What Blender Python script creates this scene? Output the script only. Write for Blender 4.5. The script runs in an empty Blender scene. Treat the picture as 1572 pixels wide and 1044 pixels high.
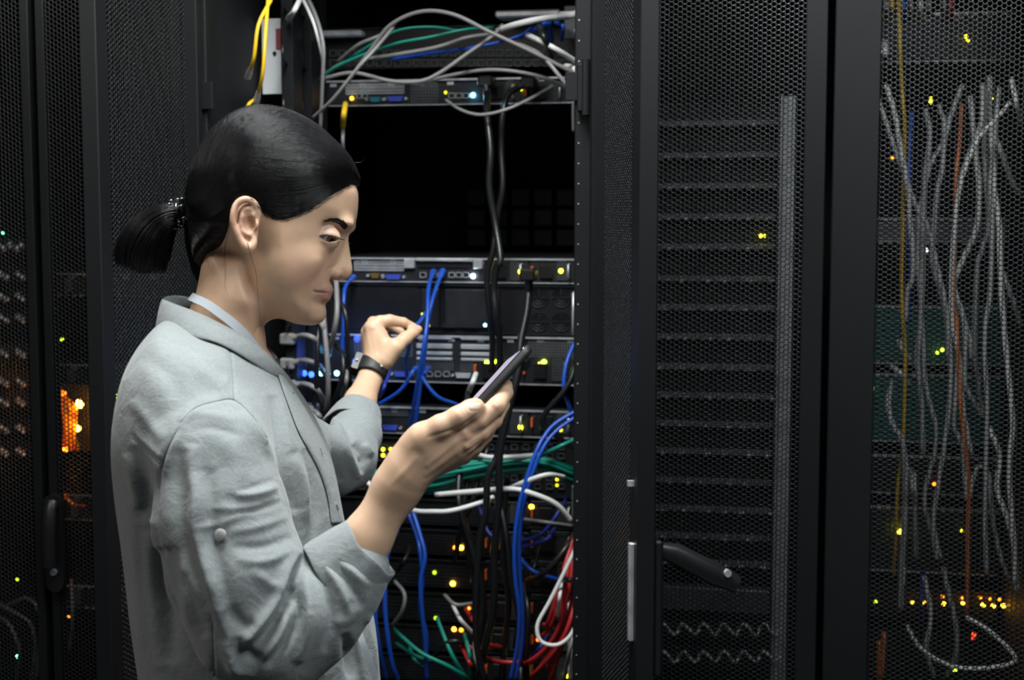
import bpy, math, random
import numpy as np
from mathutils import Vector, Matrix

random.seed(7); np.random.seed(7)
SC = bpy.context.scene
COL = SC.collection
R = math.radians

# ------------------------------------------------------------------ camera, world, light, exposure
IW, IH = 1572, 1044
FPX = IW * 50.0 / 36.0
CAM_H, PITCH, YAW = 1.58, 5.2, 11.0
cam = bpy.data.cameras.new('camera'); camo = bpy.data.objects.new('camera', cam); COL.objects.link(camo)
cam.lens = 50; cam.sensor_width = 36; cam.clip_start = 0.05
camo.location = (0, 0, CAM_H); camo.rotation_euler = (R(90 - PITCH), 0, R(YAW))
cam.dof.use_dof = True; cam.dof.focus_distance = 1.66; cam.dof.aperture_fstop = 7.0
SC.camera = camo
CM = Matrix.LocRotScale(camo.location, camo.rotation_euler.to_quaternion(), None)
CMn = np.array(CM)
SC.view_settings.view_transform = 'Standard'; SC.view_settings.look = 'None'
SC.view_settings.gamma = 1; SC.view_settings.use_curve_mapping = False
SC.view_settings.exposure = 0.0
SC.cycles.use_denoising = True
w = bpy.data.worlds.new('world'); SC.world = w; w.use_nodes = True
w.node_tree.nodes['Background'].inputs[0].default_value = (0.50, 0.62, 0.75, 1)
w.node_tree.nodes['Background'].inputs[1].default_value = 0.035

def area_light(name, loc, target, sx, sy, power, color):
    l = bpy.data.lights.new(name, 'AREA'); l.shape = 'RECTANGLE'; l.size = sx; l.size_y = sy
    l.energy = power; l.color = color
    o = bpy.data.objects.new(name, l); COL.objects.link(o); o.location = loc
    d = Vector(target) - Vector(loc); o.rotation_euler = d.to_track_quat('-Z', 'Y').to_euler()
    return o
# overhead aisle light, then two fill lights added to brighten from right and left
area_light('aisle_or_fill_light', (-0.42, 1.38, 2.70), (-0.58, 1.42, 1.2), 0.8, 0.45, 42, (0.96, 1.0, 0.99))
area_light('aisle_or_fill_light', (0.50, 0.85, 2.45), (-0.5, 1.7, 1.3), 0.8, 0.5, 14, (0.94, 0.99, 1.0))  # added fill from the front right, not a lamp of the room
area_light('aisle_or_fill_light', (-1.55, 0.6, 2.5), (-0.6, 1.6, 1.3), 0.8, 0.5, 8, (1.0, 0.94, 0.86))  # added fill from the left for the open door and her back

# ------------------------------------------------------------------ projection helpers
CR, SR = math.cos(R(YAW)), math.sin(R(YAW))
def ray(px, py):
    v = Vector(((px - IW / 2) / FPX, (IH / 2 - py) / FPX, -1.0))
    return CM.to_3x3() @ v
def wp(px, py, Y):
    d = ray(px, py); t = Y / d.y
    return Vector((d.x * t, Y, CAM_H + d.z * t))
def lp(px, py, z=0.0):
    """camera-aligned frame whose origin lies 1.55 m in front of the lens: x right, y up, z towards the lens"""
    d = 1.55 - z
    return np.array(((px - IW / 2) * d / FPX, (IH / 2 - py) * d / FPX, z))
LOC2W = CM @ Matrix.Translation((0, 0, -1.55))
L2W = np.array(LOC2W)
def l2w(P):
    P = np.asarray(P, float)
    return P @ L2W[:3, :3].T + L2W[:3, 3]

# ------------------------------------------------------------------ materials
def nd(nt, t, **kw):
    n = nt.nodes.new(t)
    for k, v in kw.items(): setattr(n, k, v)
    return n
MATS = {}
def mat(name, color, rough=0.5, metal=0.0, spec=0.5, bump=0.0, bscale=200, var=0.0, vscale=8, emit=None, estr=0, coat=0, trans=0, sss=0, aniso=0, stretch=(1, 1, 1)):
    if name in MATS: return MATS[name]
    m = bpy.data.materials.new(name); m.use_nodes = True; nt = m.node_tree
    b = nt.nodes['Principled BSDF']
    c = tuple(color) + (1,) if len(color) == 3 else color
    b.inputs['Base Color'].default_value = c
    b.inputs['Roughness'].default_value = rough; b.inputs['Metallic'].default_value = metal
    b.inputs['Specular IOR Level'].default_value = spec
    if coat: b.inputs['Coat Weight'].default_value = coat; b.inputs['Coat Roughness'].default_value = 0.1
    if trans: b.inputs['Transmission Weight'].default_value = trans
    if sss:
        b.inputs['Subsurface Weight'].default_value = sss
        b.inputs['Subsurface Radius'].default_value = (1.0, 0.35, 0.18); b.inputs['Subsurface Scale'].default_value = 0.006
    if emit:
        b.inputs['Emission Color'].default_value = tuple(emit) + (1,); b.inputs['Emission Strength'].default_value = estr
    if bump or var:
        tc = nd(nt, 'ShaderNodeTexCoord'); mp = nd(nt, 'ShaderNodeMapping'); mp.inputs['Scale'].default_value = stretch
        nt.links.new(tc.outputs['Object'], mp.inputs['Vector'])
    if bump:
        n = nd(nt, 'ShaderNodeTexNoise'); n.inputs['Scale'].default_value = bscale; n.inputs['Detail'].default_value = 3
        nt.links.new(mp.outputs[0], n.inputs['Vector'])
        bp = nd(nt, 'ShaderNodeBump'); bp.inputs['Strength'].default_value = bump; bp.inputs['Distance'].default_value = 0.001
        nt.links.new(n.outputs['Fac'], bp.inputs['Height']); nt.links.new(bp.outputs[0], b.inputs['Normal'])
    if var:
        n = nd(nt, 'ShaderNodeTexNoise'); n.inputs['Scale'].default_value = vscale; n.inputs['Detail'].default_value = 4
        nt.links.new(mp.outputs[0], n.inputs['Vector'])
        r = nd(nt, 'ShaderNodeMapRange'); r.inputs['From Min'].default_value = 0.3; r.inputs['From Max'].default_value = 0.7
        r.inputs['To Min'].default_value = 1 - var; r.inputs['To Max'].default_value = 1 + var
        nt.links.new(n.outputs['Fac'], r.inputs['Value'])
        mx = nd(nt, 'ShaderNodeVectorMath', operation='SCALE'); mx.inputs[0].default_value = c[:3]
        nt.links.new(r.outputs[0], mx.inputs['Scale']); nt.links.new(mx.outputs[0], b.inputs['Base Color'])
    MATS[name] = m
    return m
def led_mat(col, s):
    return mat('led_%02d%02d%02d_%d' % (int(col[0] * 99), int(col[1] * 99), int(col[2] * 99), int(s)), (0.02, 0.02, 0.02), emit=col, estr=s)

M_FRAME = mat('powder_coated_black_steel', (0.008, 0.009, 0.0102), 0.47, 0.0, 0.30, bump=0.15, bscale=900, var=0.15, vscale=3)
M_MESH = mat('perforated_black_steel', (0.0125, 0.014, 0.0155), 0.32, 0.0, 0.5, var=0.15, vscale=5)
M_DARK = mat('matt_black_steel', (0.008, 0.009, 0.010), 0.6, 0.0, 0.3)
M_CASE = mat('dark_grey_chassis', (0.035, 0.037, 0.042), 0.45, 0.6, 0.5, var=0.2, vscale=30)
M_STEEL = mat('galvanised_steel', (0.72, 0.74, 0.77), 0.38, 0.6, 0.5, var=0.2, vscale=40)
M_GREY = mat('grey_steel', (0.13, 0.135, 0.145), 0.42, 0.5, 0.5, var=0.2, vscale=25)
M_PLAST = mat('black_plastic', (0.012, 0.012, 0.013), 0.35)
M_WHITE = mat('white_plastic', (0.62, 0.63, 0.64), 0.4)
M_LABEL = mat('white_paper_label', (0.55, 0.56, 0.58), 0.6)
M_BLUEP = mat('blue_plastic', (0.05, 0.08, 0.45), 0.4)
M_ORANGE = mat('orange_plastic', (0.7, 0.12, 0.02), 0.4)
M_GOLD = mat('gold_contacts', (0.45, 0.28, 0.08), 0.4, 0.8)
CABM = {
 'black': mat('black_cable_rubber', (0.010, 0.011, 0.012), 0.35),
 'blue': mat('blue_cable_jacket', (0.012, 0.085, 0.52), 0.38),
 'darkblue': mat('dark_blue_cable_jacket', (0.02, 0.04, 0.30), 0.4),
 'grey': mat('grey_cable_jacket', (0.24, 0.23, 0.23), 0.4),
 'pale': mat('pale_grey_cable_jacket', (0.52, 0.53, 0.54), 0.4),
 'white': mat('white_cable_jacket', (0.78, 0.78, 0.76), 0.4),
 'green': mat('teal_green_cable_jacket', (0.01, 0.27, 0.20), 0.4),
 'yellow': mat('yellow_cable_jacket', (0.80, 0.50, 0.02), 0.4),
 'orange': mat('orange_cable_jacket', (0.75, 0.20, 0.05), 0.4),
 'red': mat('red_cable_jacket', (0.45, 0.022, 0.025), 0.4),
}

# ------------------------------------------------------------------ mesh helpers
class MB:
    def __init__(s): s.v = []; s.f = []
    def add(s, V, F):
        o = len(s.v); s.v.extend([tuple(map(float, p)) for p in V]); s.f.extend([tuple(i + o for i in f) for f in F]); return s
    def box(s, x0, x1, y0, y1, z0, z1, bev=0.0):
        if x0 > x1: x0, x1 = x1, x0
        if y0 > y1: y0, y1 = y1, y0
        if z0 > z1: z0, z1 = z1, z0
        b = min(bev, (x1 - x0) / 2.01, (y1 - y0) / 2.01, (z1 - z0) / 2.01)
        if b <= 0:
            V = [(x, y, z) for x in (x0, x1) for y in (y0, y1) for z in (z0, z1)]
            F = [(0, 1, 3, 2), (4, 6, 7, 5), (0, 4, 5, 1), (2, 3, 7, 6), (0, 2, 6, 4), (1, 5, 7, 3)]
            return s.add(V, F)
        # chamfered box
        V = []; idx = {}
        for ix, x in enumerate((x0, x1)):
            for iy, y in enumerate((y0, y1)):
                for iz, z in enumerate((z0, z1)):
                    dx = b if ix == 0 else -b; dy = b if iy == 0 else -b; dz = b if iz == 0 else -b
                    idx[ix, iy, iz] = (len(V), len(V) + 1, len(V) + 2)
                    V += [(x, y + dy, z + dz), (x + dx, y, z + dz), (x + dx, y + dy, z)]
        F = []
        for ix in (0, 1):
            q = [idx[ix, 0, 0][0], idx[ix, 1, 0][0], idx[ix, 1, 1][0], idx[ix, 0, 1][0]]; F.append(tuple(q if ix else q[::-1]))
        for iy in (0, 1):
            q = [idx[0, iy, 0][1], idx[1, iy, 0][1], idx[1, iy, 1][1], idx[0, iy, 1][1]]; F.append(tuple(q[::-1] if iy else q))
        for iz in (0, 1):
            q = [idx[0, 0, iz][2], idx[1, 0, iz][2], idx[1, 1, iz][2], idx[0, 1, iz][2]]; F.append(tuple(q if iz else q[::-1]))
        for iy in (0, 1):
            for iz in (0, 1): F.append((idx[0, iy, iz][1], idx[1, iy, iz][1], idx[1, iy, iz][2], idx[0, iy, iz][2]))
        for ix in (0, 1):
            for iz in (0, 1): F.append((idx[ix, 0, iz][0], idx[ix, 1, iz][0], idx[ix, 1, iz][2], idx[ix, 0, iz][2]))
        for ix in (0, 1):
            for iy in (0, 1): F.append((idx[ix, iy, 0][0], idx[ix, iy, 1][0], idx[ix, iy, 1][1], idx[ix, iy, 0][1]))
        for k in idx.values(): F.append(k)
        return s.add(V, F)
    def cyl(s, p0, p1, r0, r1=None, n=12, caps=True):
        r1 = r0 if r1 is None else r1
        return s.tube([p0, p1], [r0, r1], n, caps)
    def tube(s, P, r, n=8, caps=True, flat=1.0, up=None):
        P = [Vector(p) for p in P]; m = len(P)
        rr = r if hasattr(r, '__len__') else [r] * m
        T = []
        for i in range(m):
            a = P[max(i - 1, 0)]; b = P[min(i + 1, m - 1)]; t = (b - a)
            T.append(t.normalized() if t.length > 1e-9 else Vector((0, 0, 1)))
        n0 = Vector(up) if up is not None else (Vector((0, 0, 1)) if abs(T[0].z) < 0.9 else Vector((1, 0, 0)))
        nn = (n0 - T[0] * n0.dot(T[0])).normalized()
        V = []
        for i in range(m):
            nn = (nn - T[i] * nn.dot(T[i]))
            nn = nn.normalized() if nn.length > 1e-6 else T[i].orthogonal().normalized()
            bb = T[i].cross(nn)
            for k in range(n):
                a = 2 * math.pi * k / n
                V.append(P[i] + nn * (math.cos(a) * rr[i] * flat) + bb * (math.sin(a) * rr[i]))
        F = []
        for i in range(m - 1):
            for k in range(n):
                k2 = (k + 1) % n
                F.append((i * n + k, (i + 1) * n + k, (i + 1) * n + k2, i * n + k2))
        if caps: F.append(tuple(range(n))); F.append(tuple((m - 1) * n + k for k in reversed(range(n))))
        return s.add(V, F)
    def ball(s, c, r, n=10, m=7):
        c = Vector(c); rx = r if hasattr(r, '__len__') else (r, r, r)
        V = []; F = []
        for i in range(m + 1):
            th = math.pi * i / m
            for k in range(n):
                a = 2 * math.pi * k / n
                V.append((c.x + rx[0] * math.sin(th) * math.cos(a), c.y + rx[1] * math.sin(th) * math.sin(a), c.z + rx[2] * math.cos(th)))
        for i in range(m):
            for k in range(n):
                k2 = (k + 1) % n; F.append((i * n + k, (i + 1) * n + k, (i + 1) * n + k2, i * n + k2))
        return s.add(V, F)
    def prism(s, poly, axis0, axis1, org, d):
        """polygon given in 2D, spanned by two axes from org, pushed along d"""
        A0, A1, O, D = Vector(axis0), Vector(axis1), Vector(org), Vector(d); n = len(poly)
        V = [O + A0 * p[0] + A1 * p[1] for p in poly] + [O + A0 * p[0] + A1 * p[1] + D for p in poly]
        F = [tuple(range(n))[::-1], tuple(range(n, 2 * n))] + [(i, (i + 1) % n, n + (i + 1) % n, n + i) for i in range(n)]
        return s.add(V, F)
    def build(s, name, m, parent=None, smooth=False):
        me = bpy.data.meshes.new(name); me.from_pydata(s.v, [], s.f)
        return link(name, me, m, parent, smooth)
def link(name, me, m, parent=None, smooth=False):
    if m is not None: me.materials.append(m)
    if smooth is True:
        me.polygons.foreach_set('use_smooth', [True] * len(me.polygons))
    elif smooth:
        me.shade_smooth() if hasattr(me, 'shade_smooth') else None
        me.set_sharp_from_angle(angle=R(smooth))
    me.update()
    o = bpy.data.objects.new(name, me); COL.objects.link(o)
    if parent is not None:
        o.parent = parent
        o.matrix_parent_inverse = world_of(parent).inverted()
    return o
def world_of(o):
    M = o.matrix_basis.copy()
    if o.parent is not None: M = world_of(o.parent) @ o.matrix_parent_inverse @ M
    return M
def tag(o, label=None, cat=None, group=None, kind=None):
    if label: o['label'] = label
    if cat: o['category'] = cat
    if group: o['group'] = group
    if kind: o['kind'] = kind
    return o
def empty(name, loc, label=None, cat=None, group=None):
    o = bpy.data.objects.new(name, None); COL.objects.link(o); o.location = loc; o.empty_display_size = 0.05
    return tag(o, label, cat, group)
def catmull(P, seg=8):
    P = [np.array(p, float) for p in P]
    if len(P) == 2: return [tuple(P[0] + (P[1] - P[0]) * t) for t in np.linspace(0, 1, seg + 1)]
    Q = [2 * P[0] - P[1]] + P + [2 * P[-1] - P[-2]]; out = []
    for i in range(1, len(Q) - 2):
        p0, p1, p2, p3 = Q[i - 1:i + 3]
        for k in range(seg):
            t = k / seg
            out.append(tuple(0.5 * ((2 * p1) + (-p0 + p2) * t + (2 * p0 - 5 * p1 + 4 * p2 - p3) * t * t + (-p0 + 3 * p1 - 3 * p2 + p3) * t ** 3)))
    out.append(tuple(P[-1])); return out
# ------------------------------------------------------------------ the room
def structure(name, bm, m): return tag(bm.build(name, m), kind='structure')
M_FLOOR = mat('raised_floor_tile', (0.10, 0.105, 0.11), 0.45, var=0.15, vscale=3)
M_WALL = mat('dark_painted_wall', (0.035, 0.038, 0.042), 0.7)
structure('floor', MB().box(-3.2, 2.4, -1.2, 5.2, -0.05, 0), M_FLOOR)
structure('wall_back', MB().box(-3.2, 2.4, 5.2, 5.3, 0, 3.0), M_WALL)
structure('wall_left', MB().box(-3.3, -3.2, -1.2, 5.3, 0, 3.0), M_WALL)
structure('wall_right', MB().box(2.4, 2.5, -1.2, 5.3, 0, 3.0), M_WALL)

# ------------------------------------------------------------------ perforated doors
YD = 2.10            # outer face of the closed doors
Z0, Z1 = 0.06, 2.12
def hexmesh_data(name, width, height, pitch=0.00735, hole=0.78, th=0.0012):
    cs = pitch * 0.8660254; nc = int(width / cs) + 1; nr = int(height / pitch) + 1
    I, J = np.meshgrid(np.arange(nc), np.arange(nr), indexing='ij'); I = I.ravel(); J = J.ravel()
    cx = (I + 0.5) * cs; cz = (J + 0.5) * pitch + (I % 2) * pitch * 0.5
    keep = (cx < width) & (cz < height); cx = cx[keep]; cz = cz[keep]; n = len(cx)
    a = np.radians(np.arange(6) * 60.0); Ro = pitch / math.sqrt(3)
    ring = lambda r, y: np.stack([np.cos(a) * r, np.full(6, y), np.sin(a) * r], 1)
    T = np.concatenate([ring(Ro, 0), ring(Ro * hole, 0), ring(Ro * hole, th), ring(Ro, th)])
    V = (np.stack([cx, np.zeros(n), cz], 1)[:, None, :] + T[None]).reshape(-1, 3)
    F = []
    for k in range(6):
        k2 = (k + 1) % 6
        F += [(k, k2, 6 + k2, 6 + k), (6 + k, 6 + k2, 12 + k2, 12 + k), (12 + k, 12 + k2, 18 + k2, 18 + k)]
    F = (np.array(F)[None] + (np.arange(n) * 24)[:, None, None]).reshape(-1, 4)
    me = bpy.data.meshes.new(name)
    me.vertices.add(len(V)); me.vertices.foreach_set('co', V.ravel())
    me.loops.add(F.size); me.loops.foreach_set('vertex_index', F.ravel())
    me.polygons.add(len(F)); me.polygons.foreach_set('loop_start', np.arange(0, F.size, 4)); me.polygons.foreach_set('loop_total', np.full(len(F), 4))
    me.update(calc_edges=True); me.materials.append(M_MESH)
    return me
HM = {}
def leaf(parent, name_unused, wd, hinge, ang, flip, free_w=0.055, hinge_w=0.030, handle=True, z_handle=None):
    """one door leaf: hinge at local x=0, free side at local x=+wd (or -wd when flip); local -y is the outer face"""
    d = bpy.data.objects.new('door', None); COL.objects.link(d); d.parent = parent
    d.matrix_parent_inverse = world_of(parent).inverted()
    d.location = (hinge[0], hinge[1], 0); d.rotation_euler = (0, 0, ang)
    s = -1 if flip else 1; T = 0.024
    key = round(wd - free_w - hinge_w, 4)
    if key not in HM: HM[key] = hexmesh_data('mesh_panel', key + 0.008, Z1 - Z0 - 0.10)
    mp = bpy.data.objects.new('mesh_panel', HM[key]); COL.objects.link(mp); mp.parent = d
    x0 = hinge_w - 0.004 if not flip else -(wd - free_w + 0.004)
    mp.location = (x0, 0.004, Z0 + 0.05)
    def child(bm, nm, m, par=d, sm=False):
        me = bpy.data.meshes.new(nm); me.from_pydata(bm.v, [], bm.f); me.materials.append(m)
        if sm: me.polygons.foreach_set('use_smooth', [True] * len(me.polygons)); me.set_sharp_from_angle(angle=R(40))
        o = bpy.data.objects.new(nm, me); COL.objects.link(o); o.parent = par; return o
    f = MB()
    f.box(0.001 * s, hinge_w * s, 0, T, Z0, Z1, 0.0015)
    f.box((wd - free_w) * s, (wd - 0.002) * s, 0, T, Z0, Z1, 0.0015)
    f.box(hinge_w * s, (wd - free_w) * s, 0.0003, T, Z0, Z0 + 0.055, 0.0)
    f.box(hinge_w * s, (wd - free_w) * s, 0.0003, T, Z1 - 0.055, Z1, 0.0)
    child(f, 'frame', M_FRAME)
    return d, child, s
def swing_handle(child, xc, zt, zb, y=-0.001, out=0.0):
    h = MB(); r = 0.016
    poly = []
    for k in range(13): a = math.pi * k / 12; poly.append((r * math.cos(a), (zt - r) + r * math.sin(a)))
    for k in range(13): a = math.pi + math.pi * k / 12; poly.append((r * math.cos(a), (zb + r) + r * math.sin(a)))
    h.prism(poly, (1, 0, 0), (0, 0, 1), (xc, y, 0), (0, -0.012, 0))
    base = child(h, 'handle', M_PLAST)
    g = MB(); r2 = 0.0115
    ztop, zbot = zt - 0.012, zb + 0.045
    g.tube([(xc, y - 0.012, ztop), (xc, y - 0.02, ztop - 0.01), (xc, y - 0.026, (ztop + zbot) / 2), (xc, y - 0.026, zbot)], [r2, r2, r2, r2 * 0.95], 12, True, 0.7)
    child(g, 'lever', M_PLAST, base, True)
    k = MB(); k.cyl((xc, y - 0.012, zb + 0.034), (xc, y - 0.016, zb + 0.034), 0.0055, n=16)
    child(k, 'lock_cylinder', M_STEEL, base, True)
    return base

# ------------------------------------------------------------------ cabinets
XL, XR = -0.926, -0.286          # opening of the middle cabinet
YB = 3.15
def cabinet(x0, x1, label, back=True):
    c = empty('server_cabinet', ((x0 + x1) / 2, (YD + YB) / 2, 0), label, 'cabinet')
    for xs in ((x0, x0 + 0.004), (x1 - 0.004, x1)):
        MB().box(xs[0], xs[1], YD + 0.03, YB, 0.02, Z1).build('side_panel', M_DARK, c)
    for xx in ((x0 + 0.004, x0 + 0.022), (x1 - 0.022, x1 - 0.004)):
        MB().box(xx[0], xx[1], YD + 0.028, YD + 0.075, 0.02, Z1, 0.002).build('corner_post', M_FRAME, c)
    MB().box(x0, x1, YD + 0.02, YB, 0.0, 0.03).build('base', M_DARK, c)
    MB().box(x0, x1, YD + 0.02, YB, Z1 + 0.01, Z1 + 0.03).build('roof', M_DARK, c)
    MB().box(x0 + 0.004, x1 - 0.004, YB - 0.02, YB, 0.02, Z1).build('back_panel', M_DARK, c)
    return c
cab_m = cabinet(XL, XR, 'black server cabinet standing open in the middle, its two mesh doors swung outwards')
cab_l = cabinet(-1.53, XL - 0.004, 'closed black cabinet at the far left with orange lights behind its mesh doors')
cab_r = cabinet(XR + 0.004, 0.392, 'closed black cabinet on the right with grey cables behind its mesh doors')

# middle cabinet doors (open)
def open_leaf(hx, ang, flip, zh, handle):
    d, child, s = leaf(cab_m, '', 0.318 if flip else 0.346, (hx, YD), ang, flip, free_w=0.034 if not flip else 0.046, hinge_w=0.018 if not flip else 0.020)
    return d, child, s
dl, chl, sl = open_leaf(XL + 0.004, R(-90), False, 1, False)      # left leaf, points towards the camera
dr, chr_, sr = open_leaf(XR + 0.018, R(90 + 19.5), True, 1, True)
# swing handle on the right leaf, standing away from its outer face
h = MB(); h.box(-0.312, -0.286, -0.012, 0, 0.975, 1.155, 0.003)
hb = chr_(h, 'handle', M_PLAST)
g = MB(); g.tube([(-0.299, -0.012, 1.14), (-0.299, -0.030, 1.135), (-0.299, -0.085, 1.105), (-0.299, -0.115, 1.09)], [0.008, 0.010, 0.011, 0.008], 12, True, 1.4)
chr_(g, 'lever', M_PLAST, hb, True)
k = MB(); k.cyl((-0.299, -0.098, 1.108), (-0.310, -0.100, 1.108), 0.005, n=14); chr_(k, 'lock_cylinder', M_STEEL, hb, True)
kk = MB(); kk.box(-0.300, -0.290, 0.022, 0.030, 1.02, 1.15, 0.001); chr_(kk, 'lock_rod', M_STEEL, dr)
kk = MB(); kk.box(-0.299, -0.291, 0.022, 0.032, 1.225, 1.232); chr_(kk, 'lock_catch', M_STEEL, dr)
# hinges on the corner posts
for (hx, sgn, zs) in ((XR - 0.010, -1, (1.760, 0.30)), (XL + 0.010, 1, (1.755, 0.30))):
    for zc in zs:
        b = MB(); b.box(hx - 0.014, hx + 0.014, YD - 0.006, YD + 0.03, zc - 0.035, zc + 0.035, 0.002)
        b.box(hx + sgn * 0.014, hx + sgn * 0.033, YD + 0.004, YD + 0.012, zc - 0.018, zc + 0.024, 0.001)
        b.cyl((hx, YD - 0.010, zc - 0.04), (hx, YD - 0.010, zc + 0.04), 0.006)
        ho = b.build('hinge', M_FRAME, cab_m)
        for dz in (-0.026, 0, 0.026): MB().cyl((hx + 0.010, YD - 0.0055, zc + dz), (hx + 0.010, YD - 0.009, zc + dz), 0.0028, n=8).build('screw', M_STEEL, ho)
# inner door rebate posts
for xa, xb in ((XR - 0.030, XR - 0.004), (XL + 0.004, XL + 0.030)):
    MB().box(xa, xb, YD + 0.012, YD + 0.03, 0.04, Z1 - 0.01, 0.002).build('corner_post', M_FRAME, cab_m)
for x in (XR - 0.0295,):
    for i in range(44):
        z = 0.75 + i * 0.03; MB().cyl((x + 0.006, YD + 0.0125, z), (x + 0.006, YD + 0.011, z), 0.0011, n=8).build('screw', M_STEEL, cab_m)

# right cabinet doors (closed)
XS = 0.0535
d, ch, s = leaf(cab_r, '', XS - XR - 0.006, (XR + 0.004, YD), 0, False, free_w=0.033, hinge_w=0.033)
d, ch, s = leaf(cab_r, '', 0.392 - XS - 0.006, (0.390, YD), 0, True, free_w=0.066, hinge_w=0.033)
b = MB(); b.cyl((0.010 - 0.29, YD - 0.001, 1.25), (0.010 - 0.29, YD + 0.003, 1.25), 0.003); 
# left cabinet doors (closed)
XS2 = -1.183
d, ch, s = leaf(cab_l, '', 0.250, (XL - 0.004, YD), 0, True, free_w=0.017, hinge_w=0.020)
hz1, hz0 = wp(86, 757, YD).z, wp(86, 906, YD).z; swing_handle(ch, wp(88, 830, YD).x - (XL - 0.004), hz1, hz0)
d, ch, s = leaf(cab_l, '', 0.340, (-1.528, YD), 0, False, free_w=0.017, hinge_w=0.033)

# ------------------------------------------------------------------ servers
YE = 2.55
EX0, EX1 = wp(505, 335, YE).x, wp(887, 335, YE).x
def zat(py, px=700, Y=YE): return wp(px, py, Y).z
def mounting_rails(cab, x0, x1, Y, m=M_FRAME):
    for xa, xb, sg in ((x0 - 0.035, x0 - 0.002, 1), (x1 + 0.002, x1 + 0.035, -1)):
        r = MB(); r.box(xa, xb, Y, Y + 0.003, 0.06, Z1 - 0.02)
        r.box(xa if sg > 0 else xb - 0.003, xa + 0.003 if sg > 0 else xb, Y, Y + 0.04, 0.06, Z1 - 0.02)
        ro = r.build('mounting_rail', m, cab)
        q = MB()
        for i in range(96):
            z = 0.62 + i * 0.0148; xc = (xa + xb) / 2
            q.box(xc - 0.0045, xc + 0.0045, Y - 0.0006, Y, z, z + 0.009)
        q.build('square_hole_shade', mat('rail_hole_shade', (0.002, 0.002, 0.002), 0.8), ro)  # near-black pads on the rail paint the shade inside its holes
mounting_rails(cab_m, EX0, EX1, YE + 0.002)

def leds(parent, items, Y=YE):
    """items: (px, py, colour, strength, radius)"""
    for px, py, c, st, r in items:
        p = wp(px, py, Y - 0.006)
        b = MB(); b.ball((p.x, p.y, p.z), (r, 0.003, r), 10, 6)
        b.build('led', led_mat(c, st), parent, True)
CY, YL, AM, LM, OR, WH, BL, RD = (0.15, 0.65, 1), (0.95, 0.85, 0.02), (1, 0.5, 0.02), (0.62, 0.95, 0.02), (1, 0.20, 0.01), (0.75, 0.88, 1), (0.03, 0.10, 1), (1, 0.05, 0.02)

def rj_port(px, py, Y, parent, w_=0.012, h_=0.010, m=None):
    p = wp(px, py, Y)
    b = MB(); t = 0.0012
    b.box(p.x - w_ / 2, p.x + w_ / 2, Y - 0.004, Y, p.z + h_ / 2 - t, p.z + h_ / 2); b.box(p.x - w_ / 2, p.x + w_ / 2, Y - 0.004, Y, p.z - h_ / 2, p.z - h_ / 2 + t)
    b.box(p.x - w_ / 2, p.x - w_ / 2 + t, Y - 0.004, Y, p.z - h_ / 2, p.z + h_ / 2); b.box(p.x + w_ / 2 - t, p.x + w_ / 2, Y - 0.004, Y, p.z - h_ / 2, p.z + h_ / 2)
    o = b.build('port', m or M_STEEL, parent)
    MB().box(p.x - w_ / 2 + t, p.x + w_ / 2 - t, Y - 0.001, Y - 0.0004, p.z - h_ / 2 + t, p.z + h_ / 2 - t).build('socket', M_PLAST, o)
    return o
def vga(px, py, Y, parent, m=M_BLUEP, w_=0.030, h_=0.009):
    p = wp(px, py, Y); b = MB()
    b.prism([(-w_ / 2, h_ / 2), (w_ / 2, h_ / 2), (w_ / 2 - 0.003, -h_ / 2), (-w_ / 2 + 0.003, -h_ / 2)], (1, 0, 0), (0, 0, 1), (p.x, Y, p.z), (0, -0.007, 0))
    o = b.build('display_port', m, parent)
    for sx in (-1, 1): MB().cyl((p.x + sx * (w_ / 2 + 0.005), Y, p.z), (p.x + sx * (w_ / 2 + 0.005), Y - 0.007, p.z), 0.0028, n=6).build('screw_post', M_STEEL, o)
    return o
def grille(x0, x1, z0, z1, Y, parent, nx, nz, m=M_GREY, name='vent_grille'):
    """a real vent: crossing bars in front of a dark recess"""
    b = MB(); t = min((x1 - x0) / nx, (z1 - z0) / nz) * 0.20
    for i in range(nx + 1):
        x = x0 + (x1 - x0) * i / nx; b.box(x - t, x + t, Y - 0.002, Y, z0, z1)
    for j in range(nz + 1):
        z = z0 + (z1 - z0) * j / nz; b.box(x0, x1, Y - 0.0025, Y - 0.0005, z - t, z + t)
    return b.build(name, m, parent)
def psu(px0, px1, py0, py1, Y, parent, dark=True):
    a = wp(px0, py1, Y); c = wp(px1, py0, Y)
    b = MB(); b.box(a.x, c.x, Y - 0.004, Y, a.z, c.z, 0.001); o = b.build('power_supply', M_GREY if not dark else M_CASE, parent)
    hgt = c.z - a.z; xm = a.x + (c.x - a.x) * 0.35
    k = MB(); k.box(xm - 0.012, xm + 0.012, Y - 0.010, Y - 0.004, a.z + hgt * 0.15, a.z + hgt * 0.75, 0.001); k.build('power_inlet', M_PLAST, o)
    k = MB(); k.tube([(c.x - 0.012, Y - 0.004, a.z + hgt * .2), (c.x - 0.012, Y - 0.02, a.z + hgt * .2), (c.x - 0.012, Y - 0.02, a.z + hgt * .8), (c.x - 0.012, Y - 0.004, a.z + hgt * .8)], 0.0022, 6); k.build('pull_handle', M_STEEL, o, True)
    k = MB(); k.box(a.x + 0.002, a.x + 0.006, Y - 0.014, Y - 0.004, a.z + hgt * 0.3, a.z + hgt * 0.7, 0.001); k.build('release_tab', M_ORANGE, o)
    grille(a.x + (c.x - a.x) * 0.60, c.x - 0.018, a.z + hgt * .1, c.z - hgt * .1, Y - 0.0042, o, 5, max(3, int(hgt / 0.006)), M_GREY)
    return o
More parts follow.
